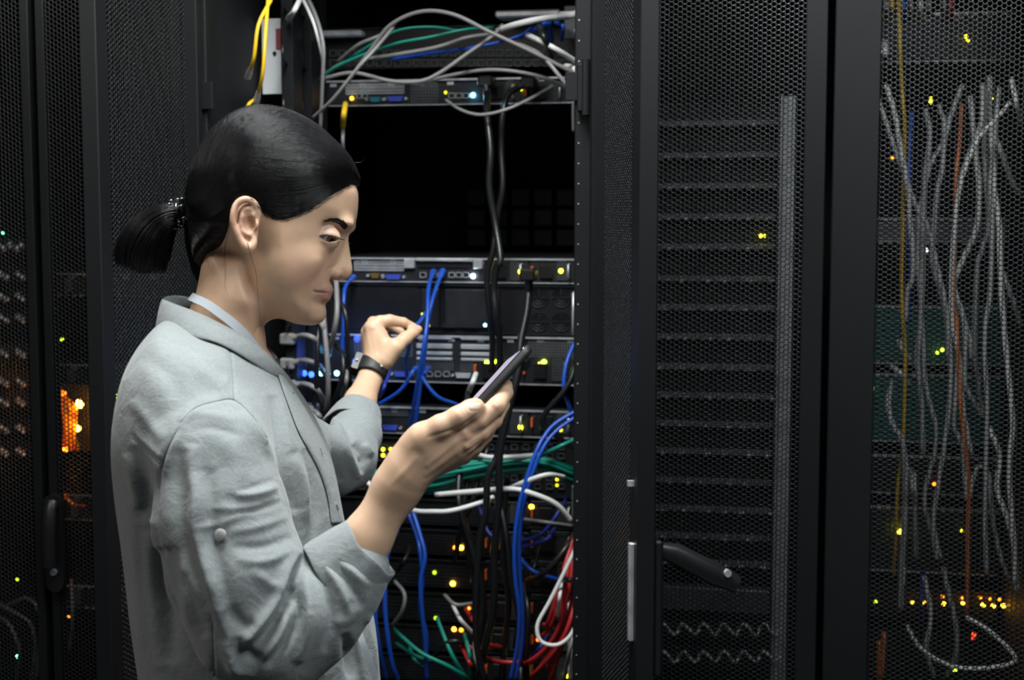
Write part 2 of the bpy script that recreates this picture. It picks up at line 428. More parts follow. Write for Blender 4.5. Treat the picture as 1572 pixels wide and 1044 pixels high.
def server(py0, py1, label, name='rack_server', m=M_CASE, fm=M_CASE, ears=True, x0=None, x1=None, Y=None, depth=0.52, group=None, pr=700):
    Y = YE if Y is None else Y; x0 = EX0 if x0 is None else x0; x1 = EX1 if x1 is None else x1
    z1, z0 = wp(pr, py0, Y).z, wp(pr, py1, Y).z
    o = empty(name, ((x0 + x1) / 2, Y + depth / 2, z0), label, 'server', group)
    MB().box(x0, x1, Y + 0.001, Y + depth, z0, z1).build('chassis', m, o)
    f = MB(); t = 0.0018
    f.box(x0, x1, Y - 0.001, Y + 0.001, z0, z1)
    fo = f.build('rear_plate', fm, o)
    if fm is M_CASE:
        for k in range(9):
            xx = x0 + 0.012 + k * (x1 - x0 - 0.024) / 8; MB().box(xx - 0.006, xx + 0.006, Y - 0.003, Y - 0.001, z1 - 0.011, z1 - 0.005).build('cover_tab', M_STEEL, o)
    MB().box(x0, x1, Y - 0.007, Y, z1 - t * (1.7 if fm not in (M_PLAST, M_DARK) else 1), z1).build('edge_lip', M_STEEL if fm not in (M_PLAST, M_DARK) else M_CASE, o); MB().box(x0, x1, Y - 0.004, Y, z0, z0 + t).build('edge_lip', M_STEEL if fm not in (M_PLAST, M_DARK) else M_CASE, o)
    return o, x0, x1, z0, z1

# top patch panel
o, x0, x1, z0, z1 = server(40, 103, 'patch panel with a double row of empty sockets at the cabinet top', 'patch_panel', M_DARK, M_PLAST, depth=0.30)
o['category'] = 'patch panel'
for r_ in range(2):
    for i in range(26): rj_port(512 + i * 14.2, 82 + r_ * 15, YE - 0.002, o, 0.0135, 0.012, M_GREY)
p = wp(500, 60, YE); q = wp(562, 44, YE); MB().box(p.x, q.x, YE - 0.03, YE - 0.004, p.z, p.z + 0.012, 0.003).build('cable_bar', M_STEEL, o)
p = wp(770, 42, YE); q = wp(868, 26, YE); MB().box(p.x, q.x, YE - 0.06, YE - 0.004, q.z - 0.006, q.z + 0.006, 0.003).build('cable_bar', M_STEEL, o)

# 1U server
o, x0, x1, z0, z1 = server(121, 161, 'slim server above the dark gap, with one cyan and one orange light')
grille(wp(532, 130, YE).x, wp(620, 130, YE).x, zat(142), zat(127), YE - 0.001, o, 26, 3, M_STEEL)
vga(608, 152, YE - 0.001, o); vga(577, 153, YE - 0.001, o, mat('teal_socket', (0.02, .2, .25)), 0.022)
for px in (553, 560, 694, 705, 716): rj_port(px, 147, YE - 0.001, o)
grille(wp(632, 130, YE).x, wp(672, 130, YE).x, zat(156), zat(127), YE - 0.001, o, 9, 6, M_GREY)
psu(742, 800, 124, 158, YE, o); psu(806, 872, 124, 158, YE, o)
leds(o, [(540, 151, AM, 9, .0035), (726, 146, CY, 30, .0042), (800, 136, YL, 10, .0035), (684, 142, YL, 2, .003)])

# 1U server below the gap
o, x0, x1, z0, z1 = server(396, 434, 'slim server directly below the dark gap, two blue plugs in its back')
grille(wp(545, 400, YE).x, wp(620, 400, YE).x, zat(416), zat(402), YE - 0.001, o, 22, 3, M_STEEL)
vga(605, 425, YE - 0.001, o); vga(577, 423, YE - 0.001, o, M_GOLD, 0.018)
MB().box(wp(642, 400, YE).x, wp(724, 400, YE).x, YE - 0.004, YE, zat(411), zat(402)).build('card_slot', M_PLAST, o)
MB().box(wp(640, 400, YE).x, wp(727, 400, YE).x, YE - 0.010, YE, zat(401), zat(397), 0.001).build('card_bracket', M_STEEL, o)
MB().box(wp(622, 400, YE).x, wp(638, 400, YE).x, YE - 0.010, YE, zat(412), zat(398), 0.001).build('card_bracket', M_STEEL, o)
MB().box(wp(728, 400, YE).x, wp(742, 400, YE).x, YE - 0.010, YE, zat(412), zat(398), 0.001).build('card_bracket', M_STEEL, o)
for px in (650, 666, 677, 694, 705, 716): rj_port(px, 422, YE - 0.001, o)
psu(745, 812, 399, 432, YE, o); psu(815, 885, 399, 432, YE, o)
leds(o, [(726, 424, WH, 30, .0042), (799, 417, YL, 16, .0042), (861, 416, YL, 16, .0042)])

# 2U dark chassis
o, x0, x1, z0, z1 = server(437, 512, 'tall dark chassis with fan grilles and a cyan light', 'rack_server', M_CASE, M_PLAST)
grille(wp(527, 440, YE).x, wp(640, 440, YE).x, zat(505), zat(442), YE - 0.001, o, 34, 18, M_CASE)
for (a, b_) in ((648, 676), (684, 768)):
    MB().box(wp(a, 440, YE).x, wp(b_, 440, YE).x, YE - 0.008, YE, zat(503), zat(444), 0.0015).build('drive_blank', M_CASE, o)
for px in (690, 725, 760):
    p = wp(px, 499, YE); MB().box(p.x - 0.014, p.x + 0.014, YE - 0.011, YE - 0.006, p.z - 0.004, p.z + 0.004).build('latch', M_CASE, o)
for cx in (828, 862):
    for cy in (457, 494):
        p = wp(cx, cy, YE); k = MB()
        for rr in (0.017, 0.012, 0.007):
            k.tube([(p.x + rr * math.cos(t), YE - 0.003, p.z + rr * math.sin(t)) for t in np.linspace(0, 2 * math.pi, 25)], 0.0009, 5, False)
        k.box(p.x - 0.018, p.x + 0.018, YE - 0.004, YE - 0.002, p.z - 0.001, p.z + 0.001); k.box(p.x - 0.001, p.x + 0.001, YE - 0.004, YE - 0.002, p.z - 0.018, p.z + 0.018)
        k.build('fan_guard', M_CASE, o)
p = wp(884, 475, YE); MB().tube([(p.x, YE, zat(445)), (p.x, YE - 0.03, zat(447)), (p.x, YE - 0.03, zat(508)), (p.x, YE, zat(510))], 0.003, 8).build('pull_handle', M_STEEL, o, True)
leds(o, [(745, 499, CY, 26, .0042), (649, 482, YL, 3, .0030), (659, 500, YL, 2, .0028)])

# 2U light server
o, x0, x1, z0, z1 = server(515, 588, 'tall silver-grey server with bright green lights on its power supplies')
for (a, b_) in ((640, 695), (708, 760)):
    for (c, d_) in ((517, 521), (528, 535), (540, 545), (549, 553)):
        MB().box(wp(a, 440, YE).x, wp(b_, 440, YE).x, YE - 0.007, YE, zat(d_), zat(c), 0.001).build('card_bracket', M_STEEL, o)
    grille(wp(a, 440, YE).x, wp(b_, 440, YE).x, zat(568), zat(556), YE - 0.001, o, 12, 3, M_GREY)
grille(wp(812, 440, YE).x, wp(880, 440, YE).x, zat(545), zat(519), YE - 0.001, o, 16, 6, M_GREY)
grille(wp(545, 440, YE).x, wp(632, 440, YE).x, zat(548), zat(519), YE - 0.001, o, 18, 6, M_GREY)
for px in (555, 570, 660, 673, 686): rj_port(px, 574, YE - 0.001, o)
vga(618, 574, YE - 0.001, o); vga(712, 576, YE - 0.001, o, M_STEEL, 0.03)
psu(728, 796, 548, 586, YE, o); psu(803, 880, 548, 586, YE, o)
leds(o, [(748, 559, LM, 30, .0052), (758, 555, LM, 22, .0045), (829, 561, LM, 30, .0055), (835, 556, LM, 26, .0045)])

# 1U servers lower down
o, x0, x1, z0, z1 = server(626, 668, 'slim dark server above the green cable bundle')
grille(wp(545, 400, YE).x, wp(625, 400, YE).x, zat(640), zat(629), YE - 0.001, o, 22, 3, M_GREY)
for px in (553, 566, 640, 655): rj_port(px, 655, YE - 0.001, o)
vga(600, 656, YE - 0.001, o)
psu(745, 812, 630, 666, YE, o); psu(815, 885, 630, 666, YE, o)
leds(o, [(799, 656, YL, 16, .0042), (861, 660, YL, 4, .0032)])

def switch(py0, py1, label, ports=22, dark=True, pitch=None, LED=()):
    o, x0, x1, z0, z1 = server(py0, py1, label, 'network_switch', M_CASE, M_PLAST, depth=0.35); o['category'] = 'switch'
    pm = (py0 + py1) / 2
    for i in range(ports):
        for sgn in (-1, 1):
            rj_port(520 + i * (360 / ports), pm + sgn * (py1 - py0) * 0.18, YE - 0.002, o, 0.013, 0.011, M_GREY)
    leds(o, LED); return o
switch(674, 712, 'network switch with four yellow lights beside the near wrist', 20, LED=[(588, 690, YL, 7, .0034), (600, 690, YL, 7, .0034), (588, 699, YL, 7, .0034), (600, 699, YL, 7, .0034)])
switch(722, 758, 'network switch hidden behind the green cable bundle', 20, LED=[(855, 736, YL, 3, .003), (855, 745, YL, 2, .003)])
sv = []
low = [(768, 806, [(816, 778, AM, 22, .0045)], 'dark server just under the looping white cables'),
       (814, 852, [(699, 841, OR, 18, .004), (708, 841, AM, 26, .0045)], 'dark server with a touching pair of orange lights, highest of the lower stack'),
       (860, 902, [(667, 879, LM, 2.5, .0035), (695, 896, AM, 26, .0048)], 'dark server with one orange and one faint green light'),
       (912, 954, [(669, 949, LM, 2.5, .0035), (720, 934, OR, 7, .003), (730, 934, OR, 5, .003)], 'dark server with a faint green light near its lower edge'),
       (962, 1000, [(697, 966, OR, 26, .0045), (708, 967, OR, 10, .004), (826, 982, OR, 5, .0035)], 'dark server with orange lights just above the bottom server'),
       (1008, 1046, [(869, 1037, YL, 20, .0048)], 'dark server at the very bottom edge with one yellow light'),
       (1054, 1100, [], 'dark server below the bottom edge')]
for py0, py1, L, lab in low[:-1]:
    o, x0, x1, z0, z1 = server(py0, py1, lab, 'rack_server', M_CASE, M_PLAST)
    grille(wp(545, 400, YE).x, wp(735, 400, YE).x, z0 + 0.006, z1 - 0.006, YE - 0.001, o, 40, 6, M_CASE)
    psu(745, 812, py0 + 3, py1 - 3, YE, o); psu(815, 885, py0 + 3, py1 - 3, YE, o)
    leds(o, L)
# faint blanking shapes in the dark gap
b = MB()
for i in range(6):
    for j in range(3):
        x = EX0 + 0.17 + i * 0.048; z = zat(385) + j * 0.042; b.box(x, x + 0.038, YE + 0.42, YE + 0.44, z, z + 0.034, 0.001)
tag(b.build('drive_cage', M_CASE), 'dark drive cage deep inside the empty gap behind the hanging black leads', 'drive cage')
# ------------------------------------------------------------------ implicit surfaces for the figure
def PX(px, py, z): return lp(px, py, z)
class Grid:
    def __init__(s, lo, hi, h):
        s.lo = np.array(lo, float); s.h = h
        s.n = np.ceil((np.array(hi) - s.lo) / h).astype(int) + 1
        s.f = np.full(tuple(s.n), 0.05, np.float32)
        s.ax = [s.lo[i] + np.arange(s.n[i]) * h for i in range(3)]
    def block(s, lo, hi, m):
        a = np.maximum(np.floor((np.array(lo) - m - s.lo) / s.h).astype(int), 0)
        b = np.minimum(np.ceil((np.array(hi) + m - s.lo) / s.h).astype(int) + 1, s.n)
        if np.any(b <= a): return None, None
        sl = tuple(slice(a[i], b[i]) for i in range(3))
        X, Y, Z = np.meshgrid(*[s.ax[i][sl[i]].astype(np.float32) for i in range(3)], indexing='ij')
        return sl, (X, Y, Z)
    def op(s, fn, lo, hi, k=0.004, mode='add', m=None):
        m = (0.02 + 2 * k) if m is None else m
        sl, P = s.block(lo, hi, m)
        if sl is None: return
        d = fn(*P).astype(np.float32); a = s.f[sl]
        if mode == 'add':
            hh = np.maximum(k - np.abs(a - d), 0) / k; s.f[sl] = np.minimum(a, d) - hh * hh * k * 0.25
        elif mode == 'sub':
            d = -d; hh = np.maximum(k - np.abs(a - d), 0) / k; s.f[sl] = np.maximum(a, d) + hh * hh * k * 0.25
    def cone(s, a, b, ra, rb, k=0.004, mode='add', flat=None):
        a = np.array(a, float); b = np.array(b, float); ba = b - a; L2 = float(ba @ ba) + 1e-12; r = max(ra, rb)
        def fn(X, Y, Z):
            t = np.clip(((X - a[0]) * ba[0] + (Y - a[1]) * ba[1] + (Z - a[2]) * ba[2]) / L2, 0, 1)
            dx = X - a[0] - ba[0] * t; dy = Y - a[1] - ba[1] * t; dz = Z - a[2] - ba[2] * t
            if flat is not None:
                n, q = flat; n = np.array(n) / np.linalg.norm(n)
                c = dx * n[0] + dy * n[1] + dz * n[2]; e = (1 / q - 1)
                dx = dx + n[0] * c * e; dy = dy + n[1] * c * e; dz = dz + n[2] * c * e
            return np.sqrt(dx * dx + dy * dy + dz * dz) - (ra + (rb - ra) * t)
        s.op(fn, np.minimum(a, b) - r, np.maximum(a, b) + r, k, mode)
    def chain(s, pts, k=0.004, mode='add', flat=None):
        for i in range(len(pts) - 1): s.cone(pts[i][0], pts[i + 1][0], pts[i][1], pts[i + 1][1], k, mode, flat)
    def ell(s, c, r, k=0.004, mode='add', rot=0.0):
        """ellipsoid, rot turns it about z (degrees)"""
        c = np.array(c, float); r = np.array(r, float); ca, sa = math.cos(R(rot)), math.sin(R(rot)); m = r.max()
        def fn(X, Y, Z):
            x = X - c[0]; y = Y - c[1]; z = Z - c[2]; u = x * ca + y * sa; v = -x * sa + y * ca
            k0 = np.sqrt((u / r[0]) ** 2 + (v / r[1]) ** 2 + (z / r[2]) ** 2)
            k1 = np.sqrt((u / r[0] ** 2) ** 2 + (v / r[1] ** 2) ** 2 + (z / r[2] ** 2) ** 2) + 1e-9
            return k0 * (k0 - 1) / k1
        s.op(fn, c - m, c + m, k, mode)
    def infl(s, fld, z0=0.0, k=0.004, mode='add', zmax=None):
        """solid whose half thickness comes from a 2D field of squared half widths"""
        def fn(X, Y, Z):
            x = s_x = X[:, 0, 0]; y = Y[0, :, 0]
            W2, G = fld.sample(x, y)
            z = Z - (z0 if not callable(z0) else z0(X[:, :, :1], Y[:, :, :1]))
            g = z * z - W2[:, :, None]
            return g / np.sqrt(4 * z * z + G[:, :, None] ** 2 + 1e-6)
        s.op(fn, (fld.x0, fld.y0, -0.30), (fld.x1, fld.y1, 0.30), k, mode)
    def mesh(s):
        f = s.f; n = s.n; ins = f < 0
        c = np.zeros(tuple(n - 1), np.uint8)
        for dx in (0, 1):
            for dy in (0, 1):
                for dz in (0, 1): c += ins[dx:n[0] - 1 + dx, dy:n[1] - 1 + dy, dz:n[2] - 1 + dz]
        act = (c > 0) & (c < 8); idx = np.full(act.shape, -1, np.int64); ijk = np.argwhere(act)
        idx[act] = np.arange(len(ijk)); P = np.zeros((len(ijk), 3)); cnt = np.zeros(len(ijk))
        I, J, K = ijk.T
        for axis in range(3):
            o1, o2 = [a for a in range(3) if a != axis]
            for p in (0, 1):
                for q in (0, 1):
                    off = [0, 0, 0]; off[o1] = p; off[o2] = q
                    A = f[I + off[0], J + off[1], K + off[2]]
                    o = list(off); o[axis] = 1
                    B = f[I + o[0], J + o[1], K + o[2]]
                    x = (A < 0) != (B < 0); t = np.where(x, A / np.where(x, A - B, 1), 0)
                    pos = np.tile(np.array(off, float), (len(ijk), 1)); pos[:, axis] = t
                    P += pos * x[:, None]; cnt += x
        P = P / cnt[:, None] + ijk; V = s.lo + P * s.h
        F = []
        for axis in range(3):
            o1, o2 = (axis + 1) % 3, (axis + 2) % 3
            a = [slice(None)] * 3; b = [slice(None)] * 3
            a[axis] = slice(0, -1); b[axis] = slice(1, None)
            for o in (o1, o2): a[o] = slice(1, n[o] - 1); b[o] = slice(1, n[o] - 1)
            A = ins[tuple(a)]; B = ins[tuple(b)]; E = np.argwhere(A != B)
            if not len(E): continue
            flip = A[tuple(E.T)]; E = E.copy(); E[:, o1] += 1; E[:, o2] += 1
            def cell(d1, d2):
                c_ = E.copy(); c_[:, o1] -= d1; c_[:, o2] -= d2; return idx[tuple(c_.T)]
            q = np.stack([cell(0, 0), cell(1, 0), cell(1, 1), cell(0, 1)], 1)
            q[~flip] = q[~flip][:, ::-1]
            F.append(q[(q >= 0).all(1)])
        return V, np.concatenate(F)
def blur2(a, s):
    r = int(3 * s); k = np.exp(-0.5 * (np.arange(-r, r + 1) / s) ** 2); k /= k.sum()
    a = np.apply_along_axis(lambda v: np.convolve(np.pad(v, r, 'edge'), k, 'valid'), 0, a)
    return np.apply_along_axis(lambda v: np.convolve(np.pad(v, r, 'edge'), k, 'valid'), 1, a)
def poly_sd(X, Y, P):
    """signed distance to a polygon, positive inside"""
    P = np.array(P, float); d = np.full(X.shape, 1e9); ins = np.zeros(X.shape, bool); n = len(P)
    for i in range(n):
        a, b = P[i], P[(i + 1) % n]; e = b - a
        t = np.clip(((X - a[0]) * e[0] + (Y - a[1]) * e[1]) / (e @ e + 1e-12), 0, 1)
        d = np.minimum(d, (X - a[0] - e[0] * t) ** 2 + (Y - a[1] - e[1] * t) ** 2)
        c = ((a[1] > Y) != (b[1] > Y)) & (X < (b[0] - a[0]) * (Y - a[1]) / (b[1] - a[1] + 1e-12) + a[0]); ins ^= c
    return np.where(ins, 1, -1) * np.sqrt(d)
class Field:
    """squared half width over the x,y plane, grown inwards from a silhouette given in photo pixels at z"""
    def __init__(s, poly_px, A, Rr, blur=3.0, h=0.001, z=0.0, smooth=True, margin=0.03, power=2.0):
        pts = [lp(p[0], p[1], z)[:2] for p in poly_px]
        if smooth: pts = [p for p in catmull(pts + [pts[0]], 4)][:-1]
        P = np.array(pts); s.P = P; s.h = h
        s.x0, s.y0 = P.min(0) - margin; s.x1, s.y1 = P.max(0) + margin
        xs = np.arange(s.x0, s.x1, h); ys = np.arange(s.y0, s.y1, h); X, Y = np.meshgrid(xs, ys, indexing='ij')
        s.xs, s.ys = xs, ys
        e = poly_sd(X, Y, P); s.sd = e
        Am = A(X, Y) if callable(A) else A; Rm = Rr(X, Y) if callable(Rr) else Rr
        t = np.clip(e / Rm, None, 1)
        W = np.where(t > 0, 1 - np.abs(1 - t) ** power, power * np.maximum(t, -1.5)) * Am ** 2
        s.W2 = blur2(W, blur) if blur else W
        gx, gy = np.gradient(s.W2, h); s.G = np.sqrt(gx ** 2 + gy ** 2)
    def sample(s, x, y, what=None):
        fx = np.clip((x - s.x0) / s.h, 0, len(s.xs) - 1.001); fy = np.clip((y - s.y0) / s.h, 0, len(s.ys) - 1.001)
        i = fx.astype(int); j = fy.astype(int); u = (fx - i)[:, None]; v = (fy - j)[None, :]
        def bl(a): return (a[np.ix_(i, j)] * (1 - u) * (1 - v) + a[np.ix_(i + 1, j)] * u * (1 - v) + a[np.ix_(i, j + 1)] * (1 - u) * v + a[np.ix_(i + 1, j + 1)] * u * v)
        return bl(s.W2), bl(s.G)
    def at(s, x, y):
        fx = np.clip((x - s.x0) / s.h, 0, len(s.xs) - 1.001); fy = np.clip((y - s.y0) / s.h, 0, len(s.ys) - 1.001)
        i = fx.astype(int); j = fy.astype(int); u = fx - i; v = fy - j; a = s.W2
        return a[i, j] * (1 - u) * (1 - v) + a[i + 1, j] * u * (1 - v) + a[i, j + 1] * (1 - u) * v + a[i + 1, j + 1] * u * v
def vnormals(V, F):
    a = V[F[:, 1]] - V[F[:, 0]]; b = V[F[:, 3]] - V[F[:, 0]]; n = np.cross(a, b); N = np.zeros_like(V)
    for k in range(4):
        for c in range(3): N[:, c] += np.bincount(F[:, k], n[:, c], len(V))
    return N / (np.linalg.norm(N, axis=1)[:, None] + 1e-12)
def smooth_mesh(V, F, it=1, lam=0.5):
    for _ in range(it):
        S = np.zeros_like(V); c = np.zeros(len(V))
        for k in range(4):
            for q in (1, 3):
                j = F[:, (k + q) % 4]; c += np.bincount(F[:, k], minlength=len(V))
                for d in range(3): S[:, d] += np.bincount(F[:, k], V[j, d], len(V))
        V = V + lam * (S / np.maximum(c, 1)[:, None] - V)
    return V
def to_px(V):
    d = 1.55 - V[:, 2]
    return np.stack([IW / 2 + V[:, 0] * FPX / d, IH / 2 - V[:, 1] * FPX / d], 1)
def strokes(V, N, L, zmin=-9, zmax=9, facing=0.05, mirror=False):
    """folds and grooves: (pixel polyline, width px, height mm); they move the surface along its normal, positive = ridge"""
    Q = to_px(V); disp = np.zeros(len(V))
    fz = np.clip((N[:, 2] - facing) / 0.25, 0, 1) if not mirror else np.clip((np.abs(N[:, 2]) - facing) / 0.25, 0, 1)
    ok = (V[:, 2] > zmin) & (V[:, 2] < zmax)
    for st in L:
        pts, wd, amp = st[:3]; taper = st[3] if len(st) > 3 else True
        P = np.array(catmull([(p[0], p[1], 0) for p in pts], 5))[:, :2]
        bb = (Q[:, 0] > P[:, 0].min() - 3 * wd) & (Q[:, 0] < P[:, 0].max() + 3 * wd) & (Q[:, 1] > P[:, 1].min() - 3 * wd) & (Q[:, 1] < P[:, 1].max() + 3 * wd) & ok
        I = np.nonzero(bb)[0]
        if not len(I): continue
        q = Q[I]; best = np.full(len(I), 1e9); par = np.zeros(len(I)); side = np.zeros(len(I)); n = len(P) - 1
        for i in range(n):
            a, b = P[i], P[i + 1]; e = b - a; L2 = e @ e + 1e-9
            t = np.clip(((q - a) @ e) / L2, 0, 1); d = np.linalg.norm(q - a - t[:, None] * e, axis=1); m = d < best
            best[m] = d[m]; par[m] = (i + t[m]) / n
        g = np.exp(-(best / wd) ** 2)
        if taper: g = g * np.sin(np.pi * np.clip(par, 0.0, 1)) ** 0.5 if taper is True else g
        disp[I] += g * amp * 0.001
    return V + N * (disp * fz)[:, None]
def np_mesh(name, V, F, m, parent=None, local=True, smooth=True, cols=None):
    W = l2w(V) if local else V
    me = bpy.data.meshes.new(name); me.vertices.add(len(W)); me.vertices.foreach_set('co', W.ravel())
    F = np.asarray(F); me.loops.add(F.size); me.loops.foreach_set('vertex_index', F.ravel())
    me.polygons.add(len(F)); k = F.shape[1]
    me.polygons.foreach_set('loop_start', np.arange(0, F.size, k)); me.polygons.foreach_set('loop_total', np.full(len(F), k))
    me.update(calc_edges=True)
    if cols is not None:
        ca = me.color_attributes.new('tint', 'FLOAT_COLOR', 'POINT'); ca.data.foreach_set('color', np.asarray(cols, np.float32).ravel())
    return link(name, me, m, parent, smooth)
def fsin(V, f, seed):
    rs = np.random.RandomState(seed); o = np.zeros(len(V))
    for i in range(7):
        k = rs.normal(size=3); k /= np.linalg.norm(k); o += np.sin(V @ (k * f * rs.uniform(0.6, 1.5)) + rs.uniform(0, 6.28))
    return o / 7
# ------------------------------------------------------------------ the person
foot = l2w([PX(385, 1000, 0)])[0]
person = empty('person', (foot[0], foot[1], 0.0), 'woman with a low black ponytail and grey linen shirt, reaching into the open cabinet', 'person')

def skin_mat():
    m = mat('skin', (0.66, 0.45, 0.35), 0.46, 0, 0.4, sss=0.12)
    nt = m.node_tree; b = nt.nodes['Principled BSDF']
    at = nd(nt, 'ShaderNodeVertexColor', layer_name='tint')
    tc = nd(nt, 'ShaderNodeTexCoord'); n = nd(nt, 'ShaderNodeTexNoise'); n.inputs['Scale'].default_value = 60; n.inputs['Detail'].default_value = 5
    nt.links.new(tc.outputs['Object'], n.inputs['Vector'])
    r = nd(nt, 'ShaderNodeMapRange'); r.inputs['From Min'].default_value = 0.3; r.inputs['From Max'].default_value = 0.7; r.inputs['To Min'].default_value = 0.94; r.inputs['To Max'].default_value = 1.06
    nt.links.new(n.outputs['Fac'], r.inputs['Value'])
    mx = nd(nt, 'ShaderNodeVectorMath', operation='SCALE'); nt.links.new(at.outputs['Color'], mx.inputs[0]); nt.links.new(r.outputs[0], mx.inputs['Scale'])
    nt.links.new(mx.outputs[0], b.inputs['Base Color'])
    n2 = nd(nt, 'ShaderNodeTexNoise'); n2.inputs['Scale'].default_value = 900; n2.inputs['Detail'].default_value = 2
    nt.links.new(tc.outputs['Object'], n2.inputs['Vector'])
    bp = nd(nt, 'ShaderNodeBump'); bp.inputs['Strength'].default_value = 0.12; bp.inputs['Distance'].default_value = 0.0006
    nt.links.new(n2.outputs['Fac'], bp.inputs['Height']); nt.links.new(bp.outputs[0], b.inputs['Normal'])
    return m
M_SKIN = skin_mat()
SKIN = np.array((0.66, 0.432, 0.29))

# ---- head
HEAD = [(546, 284), (549.5, 297), (549, 318), (546.5, 336), (541, 347), (533.5, 362), (530, 375), (524, 395), (516, 415), (510, 428), (509, 435), (511, 443), (510.5, 449), (505.5, 451.5),
        (505, 458), (500, 464), (496.5, 469), (496, 476), (492, 485), (484, 492.5), (470, 498), (454, 497), (438, 491.5), (424, 485), (408, 472), (396, 452), (389, 430), (375, 405), (345, 392), (318, 385), (303, 355), (296, 325), (297, 290), (303, 258), (318, 225), (340, 198), (370, 178), (402, 170), (440, 175), (480, 194), (512, 222), (533, 248)]
fx = lambda px: (px - 786) / 1408.4
fy = lambda py: (522 - py) / 1408.4
def sst(a, b, x): t = np.clip((x - a) / (b - a), 0, 1); return t * t * (3 - 2 * t)
def A_head(X, Y):
    low = sst(fy(500), fy(400), Y)           # 0 at chin, 1 at ear level
    return 0.056 + 0.019 * low + 0.003 * sst(fy(330), fy(260), Y)
def R_head(X, Y):
    r = 0.078 - 0.030 * sst(fx(450), fx(400), X) * sst(fy(380), fy(430), Y)
    return r
F_HEAD = Field(HEAD, A_head, R_head, blur=1.6)
NOSE = [(541, 345), (535.5, 358), (534.5, 366), (536, 378), (538, 392), (540, 405), (541, 414), (539.5, 421), (535, 427), (528, 429.5), (519, 431), (510, 429), (498, 424), (505, 400), (518, 370), (528, 350)]
F_NOSE = Field(NOSE, lambda X, Y: 0.0105 + 0.0030 * sst(fy(385), fy(418), Y), 0.020, blur=1.0, power=2)
NECK = [(316, 370), (312, 400), (307, 430), (301, 455), (290, 480), (270, 520), (250, 600), (430, 600), (420, 556), (404, 528), (400, 513), (407, 497), (424, 482), (425, 455), (405, 420), (385, 385)]
F_NECK = Field(NECK, lambda X, Y: 0.050 + 0.055 * sst(fy(480), fy(590), Y), 0.044, blur=2.5)
g = Grid(PX(285, 560, 0) + (0, 0, -0.095), (fx(560), fy(160), 0.098), 0.00145)
g.infl(F_HEAD, 0, 0.004)
g.infl(F_NECK, 0, 0.012)
for s_ in (1, -1):
    P3 = lambda a, b, c: lp(a, b, c) * (1, 1, s_) - ((0, 0, 0) if s_ > 0 else (0.16 * c, 0, 0))
    g.ell(P3(521, 361, 0.044), (0.018, 0.0095, 0.016), 0.012, 'sub', rot=-20)          # eye socket
    g.ell(P3(455, 408, 0.050), (0.024, 0.014, 0.010), 0.018, rot=15)                 # cheek bone
    g.ell(P3(525, 342, 0.022), (0.012, 0.0055, 0.016), 0.010, rot=-10)                # brow ridge
    g.ell(P3(503, 366, 0.0375), (0.0139, 0.0136, 0.0136), 0.0025)                     # closed lids around the eyeball
    g.ell(P3(514, 418.5, 0.0122), (0.0074, 0.0060, 0.0050), 0.0026, rot=-12)            # nostril wing
    g.ell(P3(502, 449, 0.012), (0.0040, 0.0035, 0.012), 0.005)                        # lips
    g.ell(P3(499, 457, 0.009), (0.0040, 0.0036, 0.011), 0.004)
g.ell((fx(484), fy(428), 0.026), (0.013, 0.015, 0.0095), 0.012, rot=25); g.ell((fx(484), fy(428), -0.026), (0.013, 0.015, 0.0095), 0.012, rot=25)
g.infl(F_NOSE, 0, 0.0035)
g.ell((fx(484), fy(483), 0), (0.010, 0.009, 0.016), 0.012)                            # chin
